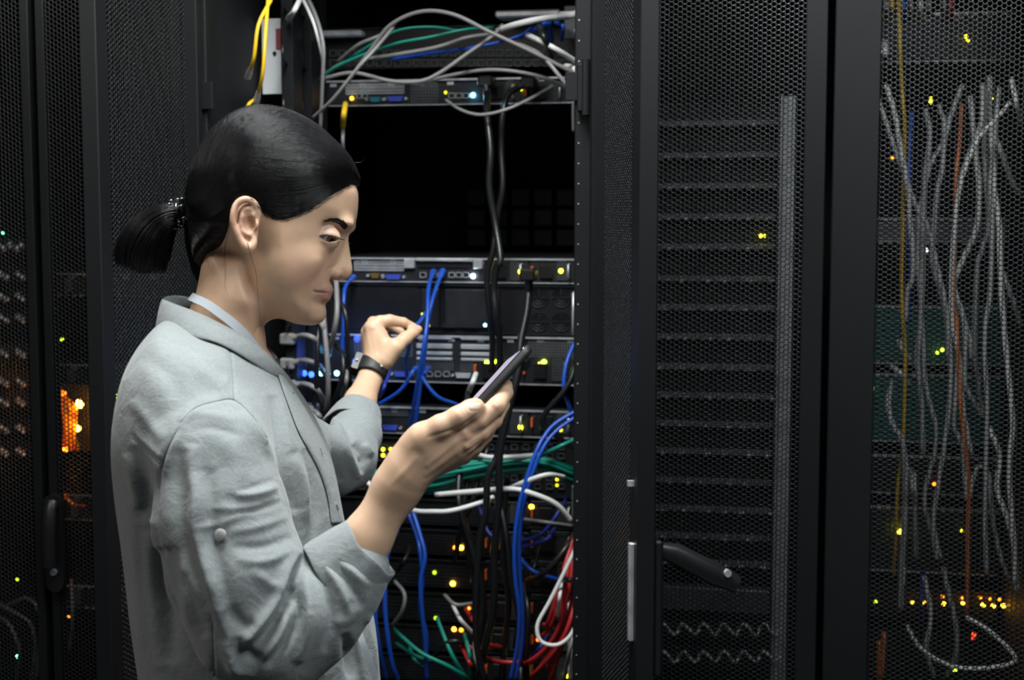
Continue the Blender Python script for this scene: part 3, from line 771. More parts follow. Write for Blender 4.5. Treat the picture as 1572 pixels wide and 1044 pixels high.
for s_ in (1, -1):
    P3 = lambda a, b, c: lp(a, b, c) * (1, 1, s_) - ((0, 0, 0) if s_ > 0 else (0.16 * c, 0, 0))
    g.ell(P3(524, 431, 0.0062), (0.0048, 0.0026, 0.0028), 0.0015, 'sub', rot=-10)
    # almond opening cut straight through the lids
    EYE = [(490, 362.5), (495, 361.5), (502, 361.3), (510, 362.6), (516, 365), (519, 367.5), (514, 370), (507, 371.3), (500, 370.4), (494, 367)]
    EP = np.array([P3(a, b, 0.049)[:2] for a, b in EYE])
    def f_eye(X, Y, Z, EP=EP, s_=s_):
        d2 = -poly_sd(X[:, :, 0], Y[:, :, 0], EP)[:, :, None]
        c = P3(503, 366, 0.0375); r = np.sqrt((X - c[0]) ** 2 + (Y - c[1]) ** 2 + (Z - c[2]) ** 2)
        return np.maximum(np.maximum(d2, 0.0118 - r), -(Z * s_ - 0.036))
    g.op(f_eye, (fx(470), fy(382), -0.06), (fx(545), fy(344), 0.06), 0.0012, 'sub', m=0.003)
    # ear
    def E(a, b, c): return lp(a, b, c) * (1, 1, s_)
    hx = [(392, 345, .0745, .0026), (396, 332, .0755, .0028), (395, 320, .077, .0030), (388, 310, .0795, .0032), (376, 306, .082, .0034), (365, 312, .084, .0034), (359, 325, .0855, .0033), (358, 339, .085, .0031), (362, 353, .083, .0030), (368, 366, .0805, .0034), (376, 377, .079, .0044), (383, 381, .0775, .0046), (389, 374, .076, .0036), (390, 364, .0745, .0028)]
    HP = catmull([np.array(E(a, b, c)) for a, b, c, r in hx], 3); HR = np.interp(np.linspace(0, len(hx) - 1, len(HP)), range(len(hx)), [q[3] for q in hx])
    g.ell(E(378, 344, .0735), (0.0125, 0.0245, 0.0045), 0.004, rot=8)
    g.chain([(E(380, 330, .0745), .010), (E(376, 352, .074), .0095)], 0.003)
    g.chain(list(zip(HP, HR)), 0.0015)
    g.chain([(E(388, 318, .0785), .0016), (E(379, 322, .0805), .0022), (E(372, 332, .0815), .0026), (E(371, 345, .081), .0026), (E(375, 356, .0795), .0024), (E(383, 361, .078), .0022)], 0.0018)
    g.ell(E(392, 346, .0785), (0.0038, 0.0055, 0.0034), 0.003, rot=-15)
    g.ell(E(382, 344, .0825), (0.0066, 0.0092, 0.0090), 0.003, 'sub', rot=5)
    g.ell(E(381, 327, .0840), (0.0055, 0.0040, 0.0042), 0.003, 'sub', rot=20)
    g.ell(E(365, 332, .0868), (0.0018, 0.012, 0.0020), 0.003, 'sub', rot=-6)
V1, F1 = g.mesh(); V1 = smooth_mesh(V1, F1, 1, 0.5)
q_ = to_px(V1 * (1, 1, 0) + np.abs(V1) * (0, 0, 1)); blob = lambda a, b, r1, r2: np.exp(-(((q_[:, 0] - a) / r1) ** 2 + ((q_[:, 1] - b) / r2) ** 2) ** 1.5)
ms = np.clip(1.3 * blob(468, 428, 44, 40) + 0.8 * blob(497, 389, 20, 6.5), 0, 1) * np.clip((np.abs(V1[:, 2]) - 0.012) / 0.006, 0, 1)
ms *= 1 - np.exp(-(((q_[:, 0] - 505) / 17) ** 2 + ((q_[:, 1] - 452) / 13) ** 2) ** 2); ms *= 1 - np.exp(-(((q_[:, 0] - 516) / 15) ** 2 + ((q_[:, 1] - 416) / 14) ** 2) ** 2)
for _ in range(60): V1 = V1 + (smooth_mesh(V1, F1, 1, 0.6) - V1) * ms[:, None]
N1 = vnormals(V1, F1)
V1 = strokes(V1, N1, [
    ([(482, 447.6), (490, 449.2), (500, 450), (512, 450.4)], 1.8, -1.6, False),
    ([(483, 450), (481, 445)], 3, -0.3, False),
    ([(503, 424), (496, 434), (486, 445)], 5, -0.3),
    ([(514, 409), (506, 412), (503, 418), (506, 427)], 1.6, -0.8), ([(520, 411), (527, 416), (529, 424)], 2.2, -0.5),
    ([(489, 356), (500, 352.5), (512, 354), (521, 360)], 1.8, -0.8),
    ([(487, 372), (500, 377), (514, 376)], 5, -0.7),
    ([(495, 468), (486, 466), (478, 460)], 5, -0.8),
    ([(372, 400), (385, 440), (398, 480), (402, 515)], 9, -1.2),
    ([(362, 400), (370, 440), (385, 490), (396, 530)], 8, 1.2),
    ([(392, 395), (400, 440), (420, 478)], 8, 0.6)], mirror=True)
Q1 = to_px(V1)
def mask_poly(Q, P, soft):
    return np.clip(0.5 + poly_sd(Q[:, 0], Q[:, 1], P) / soft, 0, 1)
C1 = np.tile(SKIN, (len(V1), 1))
def tint(C, m, col): return C * (1 - m[:, None]) + np.array(col) * m[:, None]
front = (V1[:, 0] > fx(470)) 
C1 = tint(C1, 0.35 * np.exp(-(((Q1[:, 0] - 470) / 30) ** 2 + ((Q1[:, 1] - 418) / 22) ** 2)), (0.66, 0.33, 0.26))
C1 = tint(C1, 0.85 * mask_poly(Q1, [(480, 449.5), (490, 445.5), (500, 441.5), (506, 440.5), (515, 440), (515, 452), (508, 463), (500, 464.5), (493, 460), (486, 453)], 3), (0.55, 0.28, 0.235))
C1 = tint(C1, 0.4 * np.exp(-(((Q1[:, 0] - 376) / 24) ** 2 + ((Q1[:, 1] - 345) / 40) ** 2)) * (np.abs(V1[:, 2]) > 0.076), (0.68, 0.34, 0.26))
lid = np.exp(-(((Q1[:, 0] - 504) / 20) ** 2 + ((Q1[:, 1] - 351) / 5) ** 2)); C1 = tint(C1, 0.5 * lid, (0.62, 0.47, 0.43))
und = np.exp(-(((Q1[:, 0] - 504) / 17) ** 2 + ((Q1[:, 1] - 364) / 9.5) ** 2)); C1 = tint(C1, 0.25 * und, (0.32, 0.18, 0.14))
C1 = tint(C1, 0.25 * np.exp(-(((Q1[:, 0] - 535) / 10) ** 2 + ((Q1[:, 1] - 417) / 12) ** 2)), (0.7, 0.36, 0.28))

# ---- right hand and forearm (holds the telephone)
ZA = 0.16
g = Grid(PX(400, 1015, 0.05) - (0, 0, 0), PX(795, 570, 0.23), 0.00135)
W = lambda a, b, c: PX(a, b, c)
fa = (W(625, 722, ZA - .005) - W(560, 835, ZA)); 
fn_ = np.array((0.15, 0.1, 1.0))
g.chain([(W(440, 985, ZA + .005), .036), (W(500, 925, ZA), .030), (W(562, 828, ZA - .003), .0235), (W(606, 755, ZA - .004), .0215), (W(628, 722, ZA - .004), .0225)], 0.012, flat=(fn_, 0.82))
mc = dict(i=W(706, 663, ZA + .004), m=W(713, 679, ZA + .003), r=W(706, 695, ZA - .006), p=W(692, 706, ZA - .02))
wr = W(632, 718, ZA - .004)
for q, k_, r0, r1 in (('i', 0.0, .0165, .0115), ('m', 0, .0175, .0118), ('r', 0, .0170, .0112), ('p', 0, .016, .0105)):
    g.cone(wr, mc[q], r0, r1, 0.008)
g.cone(W(660, 690, ZA - .012), W(700, 685, ZA - .014), .015, .013, 0.008)
def finger(P, Rr, k=0.0022): g.chain(list(zip(P, Rr)), k)
finger([mc['i'], W(736, 646, ZA + .005), W(762, 624, ZA - .002), W(776, 603, ZA - .024), W(777, 592, ZA - .045)], [.0112, .0088, .0090, .0076, .0066])
finger([mc['m'], W(738, 664, ZA - .001), W(757, 645, ZA - .009), W(770, 622, ZA - .034), W(772, 606, ZA - .055)], [.0112, .0090, .0091, .0078, .0068])
finger([mc['r'], W(727, 685, ZA - .012), W(743, 668, ZA - .022), W(757, 645, ZA - .045), W(761, 630, ZA - .065)], [.0106, .0086, .0087, .0074, .0064])
finger([mc['p'], W(711, 701, ZA - .028), W(726, 690, ZA - .038), W(741, 668, ZA - .058), W(747, 654, ZA - .074)], [.0098, .0078, .0078, .0066, .0058])
# thumb
g.chain([(W(632, 700, ZA + .000), .016), (W(650, 672, ZA + .014), .0145), (W(676, 655, ZA + .020), .0108), (W(703, 640, ZA + .020), .0096), (W(722, 629, ZA + .014), .0090), (W(731, 624, ZA + .010), .0080)], 0.006)
g.cone(W(648, 682, ZA + .010), W(690, 670, ZA + .004), .012, .009, 0.008)
g.cone(W(628, 722, ZA + .002), W(655, 695, ZA + .006), .020, .0145, 0.012)
g.cone(W(612, 742, ZA + .0005), W(638, 690, ZA + .007), .0205, .0160, 0.012)
g.cone(W(655, 700, ZA + .004), W(690, 682, ZA + .003), .015, .0135, 0.010)
V2, F2 = g.mesh(); V2 = smooth_mesh(V2, F2, 1, 0.5); N2 = vnormals(V2, F2)
V2 = strokes(V2, N2, [
    ([(652, 718), (680, 695), (710, 670)], 4, 1.2), ([(650, 732), (680, 710), (709, 688)], 4, 1.0), ([(648, 744), (675, 726), (699, 706)], 4, 0.6),
    ([(662, 714), (688, 692), (708, 678)], 6, -0.4), ([(660, 733), (684, 714), (703, 699)], 6, -0.3), ([(600, 745), (622, 722), (640, 700)], 5, 0.7),
    ([(718, 676), (740, 664), (760, 648)], 2.2, -0.8), ([(708, 699), (728, 686), (744, 674)], 2.2, -0.8), ([(722, 662), (740, 650), (756, 640)], 5, 0.4),
    ([(710, 660), (715, 668), (717, 676)], 6.5, 2.0), ([(714, 682), (718, 690)], 5.5, 1.5),
    ([(655, 672), (680, 665), (705, 656), (722, 645), (738, 632)], 2.8, -1.5),
    ([(757, 618), (764, 628)], 3.2, 0.7), ([(701, 632), (705, 645)], 3.5, 0.5), ([(708, 630), (711, 640)], 1.4, -0.35),
    ([(697, 632), (699, 644)], 1.2, -0.3), ([(630, 690), (652, 700)], 7, -0.7)])
nail = [(720, 619), (728, 616.5), (736, 618), (738.5, 623), (734, 629), (725, 630), (719, 626)]
C2 = np.tile(SKIN * 1.02, (len(V2), 1)); Q2 = to_px(V2); N2 = vnormals(V2, F2)
V2 = strokes(V2, N2, [([(736, 617.5), (722, 618), (718, 623), (722, 630), (735, 630)], 1.1, -0.7, False)], zmin=ZA)
nm = mask_poly(Q2, nail, 1.5) * (V2[:, 2] > ZA); C2 = tint(C2, nm * 0.7, (0.80, 0.58, 0.50))
for (a, b, c, wgt) in ((715, 670, 9, .35), (722, 689, 7, .25), (765, 627, 8, .35), (702, 638, 7, .2), (758, 648, 7, .25), (744, 672, 6, .2)):
    C2 = tint(C2, wgt * np.exp(-(((Q2[:, 0] - a) / c) ** 2 + ((Q2[:, 1] - b) / c) ** 2)), (0.68, 0.32, 0.25))

# ---- left hand and forearm (reaches into the cabinet)
ZB = -0.585
g = Grid(PX(500, 745, ZB) + (0, 0, -0.10), PX(660, 470, ZB) + (0, 0, 0.25), 0.0014)
g.chain([(W(515, 725, -0.40), .034), (W(540, 650, -0.49), .0265), (W(553, 617, -0.535), .0225), (W(571, 574, ZB), .0178), (W(577, 562, ZB - .004), .0185)], 0.010, flat=((0.3, 0.1, 1), 0.8))
wr = W(578, 558, ZB - .004)
mB = dict(i=W(571, 503, ZB - .008), m=W(566, 510, ZB - .022), r=W(564, 520, ZB - .036), p=W(565, 531, ZB - .046))
for q, r0, r1 in (('i', .0165, .0118), ('m', .016, .0118), ('r', .015, .0108), ('p', .0145, .0098)): g.cone(wr, mB[q], r0, r1, 0.008)
g.cone(W(588, 540, ZB - .01), W(582, 515, ZB - .012), .014, .012, 0.008)
finger([mB['i'], W(583, 494, ZB - .012), W(598, 492, ZB - .016), W(619, 495, ZB - .026), W(633, 501, ZB - .034)], [.0118, .0094, .0092, .0075, .0062])
finger([mB['m'], W(573, 495, ZB - .040), W(584, 494, ZB - .052), W(604, 503, ZB - .062), W(616, 510, ZB - .062)], [.0115, .0092, .0090, .0075, .0064])
finger([mB['r'], W(566, 504, ZB - .056), W(574, 502, ZB - .068), W(590, 513, ZB - .074), W(598, 522, ZB - .070)], [.0106, .0086, .0085, .0072, .0062])
finger([mB['p'], W(562, 520, ZB - .062), W(568, 517, ZB - .072), W(582, 526, ZB - .076), W(590, 533, ZB - .072)], [.0095, .0078, .0077, .0065, .0058])
g.chain([(W(592, 552, ZB + .002), .0150), (W(607, 533, ZB + .002), .0118), (W(622, 520, ZB - .010), .0095), (W(634, 511, ZB - .022), .0084), (W(642, 506, ZB - .030), .0066)], 0.006)
g.cone(W(597, 540, ZB), W(580, 510, ZB - .006), .012, .009, 0.010)
V3, F3 = g.mesh(); V3 = smooth_mesh(V3, F3, 1, 0.5); N3 = vnormals(V3, F3)
V3 = strokes(V3, N3, [([(578, 550), (575, 530), (572, 510)], 3, .6), ([(570, 545), (566, 525), (565, 512)], 2.6, .5), ([(569, 500), (575, 506)], 4, .8), ([(598, 487), (600, 496)], 2.6, .5)])
C3 = np.tile(SKIN * 1.0, (len(V3), 1)); Q3 = to_px(V3)
for (a, b, c, wgt) in ((571, 500, 8, .3), (598, 490, 6, .3), (641, 505, 7, .4)):
    C3 = tint(C3, wgt * np.exp(-(((Q3[:, 0] - a) / c) ** 2 + ((Q3[:, 1] - b) / c) ** 2)), (0.68, 0.32, 0.25))

# ---- the rest of the body under the clothes: chest, upper arms, hips and legs
g = Grid((-0.40, -1.16, -0.62), (0.10, 0.06, 0.26), 0.008)
g.chain([(W(345, 520, 0), .045), (W(325, 640, 0), .070), (W(335, 800, 0), .085), (W(360, 1000, 0), .09), (W(385, 1130, 0), .105)], 0.03)
g.chain([(W(325, 650, .03), .055), (W(328, 685, .13), .040), (W(385, 850, .16), .040), (W(440, 985, ZA + .005), .034)], 0.02)
g.chain([(W(325, 650, -.03), .055), (W(370, 665, -.14), .038), (W(445, 700, -.26), .036), (W(515, 725, -.40), .034)], 0.02)
V4, F4 = g.mesh(); V4 = smooth_mesh(V4, F4, 2, 0.5); C4 = np.tile(SKIN, (len(V4), 1))
ofs = 0; VV = []; FF = []; CC = []
for V_, F_, C_ in ((V1, F1, C1), (V2, F2, C2), (V3, F3, C3), (V4, F4, C4)):
    VV.append(V_); FF.append(F_ + ofs); CC.append(C_); ofs += len(V_)
CC = np.concatenate([np.concatenate(CC), np.ones((ofs, 1))], 1)
body = np_mesh('body', np.concatenate(VV), np.concatenate(FF), M_SKIN, person, cols=CC)

# ---- eyes
M_EYE = mat('eye_white', (0.42, 0.40, 0.39), 0.12, coat=1.0); M_IRIS = mat('brown_iris', (0.10, 0.055, 0.03), 0.15, coat=1.0); M_PUP = mat('pupil', (0.003, 0.003, 0.003), 0.08, coat=1.0)
def sphere_cap(c, r, d, ang, n=20, m=8):
    d = Vector(d).normalized(); t = d.orthogonal().normalized(); b = d.cross(t); V = [Vector(c) + d * r]; F = []
    for i in range(1, m + 1):
        th = ang * i / m
        for k in range(n):
            a = 2 * math.pi * k / n; V.append(Vector(c) + (d * math.cos(th) + (t * math.cos(a) + b * math.sin(a)) * math.sin(th)) * r)
    for k in range(n): F.append((0, 1 + k, 1 + (k + 1) % n))
    for i in range(m - 1):
        for k in range(n): k2 = (k + 1) % n; F.append((1 + i * n + k, 1 + (i + 1) * n + k, 1 + (i + 1) * n + k2, 1 + i * n + k2))
    bm = MB(); bm.add([tuple(l2w([tuple(v)])[0]) for v in V], F); return bm
for s_ in (1, -1):
    c = tuple(lp(503, 366, 0.0375) * (1, 1, s_) - ((0, 0, 0) if s_ > 0 else (0.006, 0, 0))); d = (0.46, -0.26, 0.84 if s_ > 0 else 0.1)
    e = sphere_cap(c, 0.0125, d, math.pi, 28, 18).build('eye', M_EYE, person, True)
    ir = sphere_cap(c, 0.01262, d, 0.50).build('iris', M_IRIS, e, True)
    sphere_cap(c, 0.01270, d, 0.20).build('pupil', M_PUP, e, True)

# surface lookup: height of the skin above the x,y plane on either side
def skin_z(x, y, pad=0.0):
    W2 = np.maximum(F_HEAD.at(x, y), 0); return np.sqrt(W2) + pad
from mathutils.bvhtree import BVHTree
bvh = BVHTree.FromPolygons([tuple(v) for v in V1], [tuple(int(i) for i in f) for f in F1])
def cast(px, py, side=1, pad=0.0):
    x, y = fx(px), fy(py)
    # follow the same line of sight as the lens so that pixels match
    for _ in range(3):
        loc, nor, i, dd = bvh.ray_cast(Vector((x, y, 0.2 * side)), Vector((0, 0, -side)))
        if loc is None: return None, None
        p = lp(px, py, abs(loc.z)); x, y = p[0], p[1]
    return Vector((x, y, loc.z)) + nor * pad, nor
M_BROW = mat('black_hair_short', (0.012, 0.010, 0.009), 0.5)
def hairs(name, items, r, m, parent=person, sides=4):
    """tapered thin tubes: items are lists of points in the camera-aligned frame"""
    b = MB()
    for P in items:
        P = l2w(P); n = len(P); b.tube(P, [r * (1 - 0.75 * i / (n - 1)) for i in range(n)], sides, False)
    return b.build(name, m, parent, True)
for side in (1, -1):
    it = []; P = np.array([(498, 339), (508, 337), (517, 338), (525, 342.5), (532, 350)]); rr = np.random.RandomState(3)
    for k in range(700):
        t = rr.uniform(0, 1) ** 0.75; wgt = 1.4 + 6.8 * t ** 1.2 * (1 if t < .85 else (1.6 - t) / .75)
        j = t * (len(P) - 1); i = min(int(j), len(P) - 2); c = P[i] + (P[i + 1] - P[i]) * (j - i); tg = (P[i + 1] - P[i]) / np.linalg.norm(P[i + 1] - P[i])
        o = rr.uniform(-1, 1) * wgt * 0.5; nn = np.array((tg[1], -tg[0])); a = c + nn * o
        dirn = -tg * 0.97 + nn * (-0.22 if o < 0 else 0.22)
        pts = []
        for q in range(3):
            p = a + dirn * q * 2.4; h, _ = cast(p[0], p[1], side, 0.0004 + 0.0003 * q)
            if h is None: break
            pts.append(tuple(h))
        if len(pts) == 3: it.append(pts)
    hairs('eyebrow', it, 0.00026, M_BROW)
    it = []
    for k in range(46):
        t = k / 45; a = np.array([(489, 363), (495, 361), (502, 360.5), (510, 362), (517, 365), (520, 367)]); j = t * 5; i = min(int(j), 4); c = a[i] + (a[i + 1] - a[i]) * (j - i)
        h, _ = cast(c[0], c[1] - .6, side, 0.0003)
        if h is None: continue
        z = side; it.append([tuple(h), tuple(h + Vector((0.0018 + .002 * t, -0.0014, 0.0018 * z))), tuple(h + Vector((0.0042 + .003 * t, -0.0014, 0.0028 * z * (1 - .5 * t))))])
    hairs('eyelashes', it, 0.0002, M_BROW)
# ------------------------------------------------------------------ hair
HAIR_OUT = [(553, 292), (555, 279), (552, 265), (540, 242), (516, 216), (483, 188), (442, 168), (401, 162), (361, 173), (329, 199), (308, 232), (294, 265), (288, 293), (287, 313), (290, 333), (293, 365), (296, 400), (301, 430)]
HAIR_LINE = [(305, 440), (313, 424), (319, 402), (331, 387), (343, 372), (351, 352), (353, 336), (356, 318), (364, 306), (377, 301), (391, 306), (400, 320), (410, 331), (425, 338), (443, 337), (462, 330), (482, 320), (497, 309), (512, 299), (531, 289), (549, 281)]
F_OUT = Field(HAIR_OUT + [(310, 445), (350, 450), (400, 455), (470, 440), (500, 400), (535, 340), (550, 305)], lambda X, Y: A_head(X, Y) + 0.0065, R_head, blur=1.6)
class HairField:
    def __init__(s):
        s.h = 0.001; s.x0, s.y0, s.x1, s.y1 = fx(270), fy(460), fx(572), fy(148)
        s.xs = np.arange(s.x0, s.x1, s.h); s.ys = np.arange(s.y0, s.y1, s.h); X, Y = np.meshgrid(s.xs, s.ys, indexing='ij')
        hz = np.full(len(HAIR_LINE), 0.04)
        for _ in range(8):
            hl = np.array([lp(a, b, c)[:2] for (a, b), c in zip(HAIR_LINE, hz)]); hz = .5 * hz + .5 * np.sqrt(np.maximum(np.maximum(F_HEAD.at(hl[:, 0], hl[:, 1]), F_NECK.at(hl[:, 0], hl[:, 1])), 0)); hl = np.array(catmull([(a, b, 0) for a, b in hl], 4))[:, :2]
        reg = np.array([(fx(a), fy(b)) for a, b in HAIR_OUT]); big = []
        c = reg.mean(0)
        for p in reg: big.append(p + (p - c) / np.linalg.norm(p - c) * 0.02)
        sd = poly_sd(X, Y, [tuple(p) for p in hl] + [tuple(p) for p in big])
        dl = np.full(X.shape, 1e9)
        for i in range(len(hl) - 1):
            a, b = hl[i], hl[i + 1]; e = b - a; t = np.clip(((X - a[0]) * e[0] + (Y - a[1]) * e[1]) / (e @ e), 0, 1)
            dl = np.minimum(dl, np.hypot(X - a[0] - e[0] * t, Y - a[1] - e[1] * t))
        sdl = np.where(sd > 0, dl, -dl)
        skin = F_HEAD.at(X, Y); out = F_OUT.at(X, Y)
        k = 1 - np.exp(-np.maximum(sdl, 0) / 0.012)
        W2 = skin + (out - skin) * k + 0.00006
        W2 = W2 - np.where(sdl < 0, 1, 0) * np.minimum(-sdl, 0.02) * 1.2
        s.W2 = blur2(W2, 0.8); gx, gy = np.gradient(s.W2, s.h); s.G = np.sqrt(gx ** 2 + gy ** 2)
    sample = Field.sample; at = Field.at
F_HAIR = HairField()
g = Grid((fx(270), fy(450), -0.095), (fx(572), fy(150), 0.095), 0.0018)
g.infl(F_HAIR, 0, 0.002)
Vh, Fh = g.mesh(); Vh = smooth_mesh(Vh, Fh, 1, 0.5)
def hair_mat(name, rough, spec, col=(0.0065, 0.006, 0.0065)):
    m = mat(name, col, rough, 0, spec)
    b = m.node_tree.nodes['Principled BSDF']; b.inputs['Anisotropic'].default_value = 0.5
    return m
M_HAIR = hair_mat('black_hair', 0.5, 0.25, (0.004, 0.004, 0.0045)); M_STR = hair_mat('black_hair_strand', 0.27, 0.55, (0.006, 0.0055, 0.0065))
hair = np_mesh('hair', Vh, Fh, M_HAIR, person)

def curve_strands(name, items, r, m, parent):
    """thin tapered three-sided tubes along many polylines, one mesh"""
    groups = {}
    for P in items: groups.setdefault(len(P), []).append(P)
    VV, FF, o = [], [], 0
    for n, L in groups.items():
        if n < 3: continue
        P = np.array(L, float); T = np.gradient(P, axis=1); T /= np.linalg.norm(T, axis=2)[..., None] + 1e-9
        ref = np.array((0.3, 0.2, 0.93)); A = np.cross(T, ref); A /= np.linalg.norm(A, axis=2)[..., None] + 1e-9; B = np.cross(T, A)
        rr = (r * np.linspace(1, .5, n))[None, :, None]
        ring = [P + rr * (A * math.cos(a_) + B * math.sin(a_)) for a_ in (0, 2.094, 4.189)]
        V = np.stack(ring, 2).reshape(-1, 3); m_ = len(L)
        base = (np.arange(m_)[:, None] * n + np.arange(n - 1)[None]).ravel() * 3
        F = np.concatenate([np.stack([base + k, base + 3 + k, base + 3 + (k + 1) % 3, base + (k + 1) % 3], 1) for k in range(3)])
        VV.append(V); FF.append(F + o); o += len(V)
    return tag(np_mesh(name, np.concatenate(VV), np.concatenate(FF), m, parent), kind='stuff')
def poly_at(P, t):
    P = np.asarray(P, float); j = np.clip(t, 0, 1) * (len(P) - 1); i = np.minimum(j.astype(int), len(P) - 2); return P[i] + (P[i + 1] - P[i]) * (j - i)[:, None]
U = np.array(catmull([(a, b, 0) for a, b in [(552, 272), (538, 243), (514, 217), (482, 190), (442, 170), (401, 164), (361, 175), (329, 201), (308, 234), (295, 267), (289, 297), (281, 318)]], 6))[:, :2]
Lo = np.array(catmull([(a, b, 0) for a, b in [(551, 284), (531, 290), (510, 302), (482, 321), (448, 337), (418, 334), (392, 312), (368, 304), (348, 322), (324, 337), (302, 341), (283, 336)]], 6))[:, :2]
rs = np.random.RandomState(11); items = []
ts = np.linspace(0, 1, 26)
def put(P, side, zoff):
    z = np.zeros(len(P))
    for _ in range(3):
        x = (P[:, 0] - 786) * (1.55 - z) / FPX; y = (522 - P[:, 1]) * (1.55 - z) / FPX
        z = z * .4 + .6 * np.sqrt(np.maximum(F_HAIR.at(x, y), 0.0))
    z = np.sqrt(np.maximum(F_HAIR.at(x, y), 0.0)) + zoff
    return np.stack([x, y, z * side], 1)
for side in (1, -1):
    for k in range(2600 if side > 0 else 1100):
        q = rs.uniform(0, 1) ** 0.85; t0 = 0 if rs.rand() < 0.35 else rs.uniform(0, 0.75) * (1 - 0.5 * q)
        t = t0 + (1 - t0) * ts; t = t[t <= rs.uniform(0.9, 1.0) + 0.0001] if rs.rand() < .3 else t
        w_ = q * (1 if t0 == 0 else sst(0, 0.45, t - t0)); w_ = w_ + 0.012 * np.sin(t * rs.uniform(4, 9) + rs.uniform(0, 6)) * sst(0, .1, t - t0)
        w_ = np.clip(w_, 0.0, 1.0)
        if np.ndim(w_) == 0: w_ = np.full(len(t), w_)
        P = poly_at(U, t) * (1 - w_[:, None]) + poly_at(Lo, t) * w_[:, None]
        P += rs.uniform(-1, 1, 2)[None] * 1.0
        items.append(put(P, side, rs.uniform(-0.0003, 0.0009)))
    for k in range(700 if side > 0 else 300):                       # nape hair combed up to the tie
        a = np.array([(352, 345), (347, 360), (333, 382), (321, 398), (314, 418), (305, 432), (298, 420)]); u = rs.uniform(0, 1)
        S = poly_at(a, np.array([u]))[0] + rs.uniform(-2, 2, 2); E = np.array((283, 334 + rs.uniform(-6, 8))); M_ = (S + E) / 2 + np.array((-6 * u - 2, 12 * (1 - u)))
        t = np.linspace(0, 1, 14)[:, None]; P = (1 - t) ** 2 * S + 2 * t * (1 - t) * M_ + t * t * E
        items.append(put(P, side, rs.uniform(-0.0004, 0.0008)))
curve_strands('combed_strands', items, 0.00024, M_STR, hair)
# ponytail: a fan of strands from the tie
up = [(281, 314), (262, 312), (235, 318), (208, 335), (187, 362), (176, 392), (180, 412)]
lo = [(281, 343), (272, 350), (266, 364), (262, 382), (258, 398), (254, 414), (250, 432)]
up = np.array(catmull([(a, b, 0) for a, b in up], 4))[:, :2]; lo_ = np.array(catmull([(a, b, 0) for a, b in lo], 4))[:, :2]
items = []; ts = np.linspace(0, 1, 16)
for k in range(2400):
    q = rs.beta(1.1, 1.1); zz = rs.uniform(-1, 1); L_ = rs.uniform(0.70, 1.02) * (1 - 0.08 * abs(2 * q - 1)) - 0.05 * q; t = ts * L_
    P = poly_at(up, t) * (1 - q) + poly_at(lo_, t) * q; P += rs.normal(0, 0.8, 2)[None] * ts[:, None] * 1.8
    zr = 0.010 + 0.022 * np.sin(np.pi * np.clip(t * 0.8 + 0.05, 0, 1))
    z = zz * zr * np.sqrt(np.maximum(1 - (2 * q - 1) ** 2, 0.05)); items.append(np.stack([fx(P[:, 0]), fy(P[:, 1]), z], 1))
pt = curve_strands('ponytail', items, 0.00034, M_STR, person)
g = Grid((fx(165), fy(445), -0.05), (fx(300), fy(300), 0.05), 0.002)
g.infl(Field([(284, 316), (262, 316), (236, 324), (210, 342), (192, 368), (184, 396), (205, 412), (235, 416), (249, 405), (257, 385), (262, 362), (272, 345), (284, 340)], 0.021, 0.020, blur=2), 0, 0.002)
Vp, Fp = g.mesh(); np_mesh('ponytail_core', Vp, Fp, M_HAIR, pt)
# loose hairs
loose = []
def L3(P, z): return [tuple(lp(a, b, zz)) for (a, b), zz in zip(P, z)]
loose += [L3([(352, 338), (347, 360), (345, 385), (347, 410), (346, 440), (350, 455)], [.074, .072, .066, .060, .055, .053])]
loose += [L3([(353, 342), (349, 365), (344, 395), (345, 425), (344, 445)], [.074, .072, .066, .060, .055])]
loose += [L3([(380, 372), (385, 392), (393, 420), (396, 455), (399, 490), (398, 515)], [.083, .083, .075, .066, .058, .052])]
loose += [L3([(318, 400), (322, 412), (330, 424)], [.045, .047, .049]), L3([(300, 420), (299, 440), (303, 452)], [.02, .02, .022]), L3([(545, 250), (556, 248), (562, 240)], [.0, .0, .0])]
for k in range(26):
    t = rs.uniform(0, 1); s0 = poly_at(U, np.array([t * 0.6]))[0]; loose.append(L3([tuple(s0 + (2, 1)), tuple(s0 + (-6, -2.5 - rs.rand() * 1.5)), tuple(s0 + (-14 - 8 * rs.rand(), -1))], [0.004, 0.006, 0.003]))

tag(hairs('loose_strands', [np.array(catmull(p, 4)) for p in loose], 0.00028, M_STR, hair), kind='stuff')
baby = []
for k in range(260):                                                # fine short hairs along the hairline
    t = rs.uniform(0.45, 1.0); S = poly_at(HAIR_LINE, np.array([t]))[0]; T2 = poly_at(HAIR_LINE, np.array([t - 0.03]))[0] - S; T2 = T2 / (np.linalg.norm(T2) + 1e-6)
    ln_ = rs.uniform(6, 16); nrm = np.array((T2[1], -T2[0])); nrm = nrm if nrm[1] > 0 else -nrm
    A = S + nrm * rs.uniform(-2.5, 2.5) - T2 * ln_ * .4; B = A + T2 * ln_ * .5 + nrm * rs.uniform(-.5, 1.5); Cc = S + T2 * ln_ - nrm * 3
    pts = []
    for p in (A, B, Cc):
        h_, _ = cast(p[0], p[1], 1, 0.0004)
        if h_ is None: break
        pts.append(tuple(h_))
    if len(pts) == 3: baby.append(pts)
tag(hairs('hairline_strands', baby, 0.00011, M_STR, hair), kind='stuff')
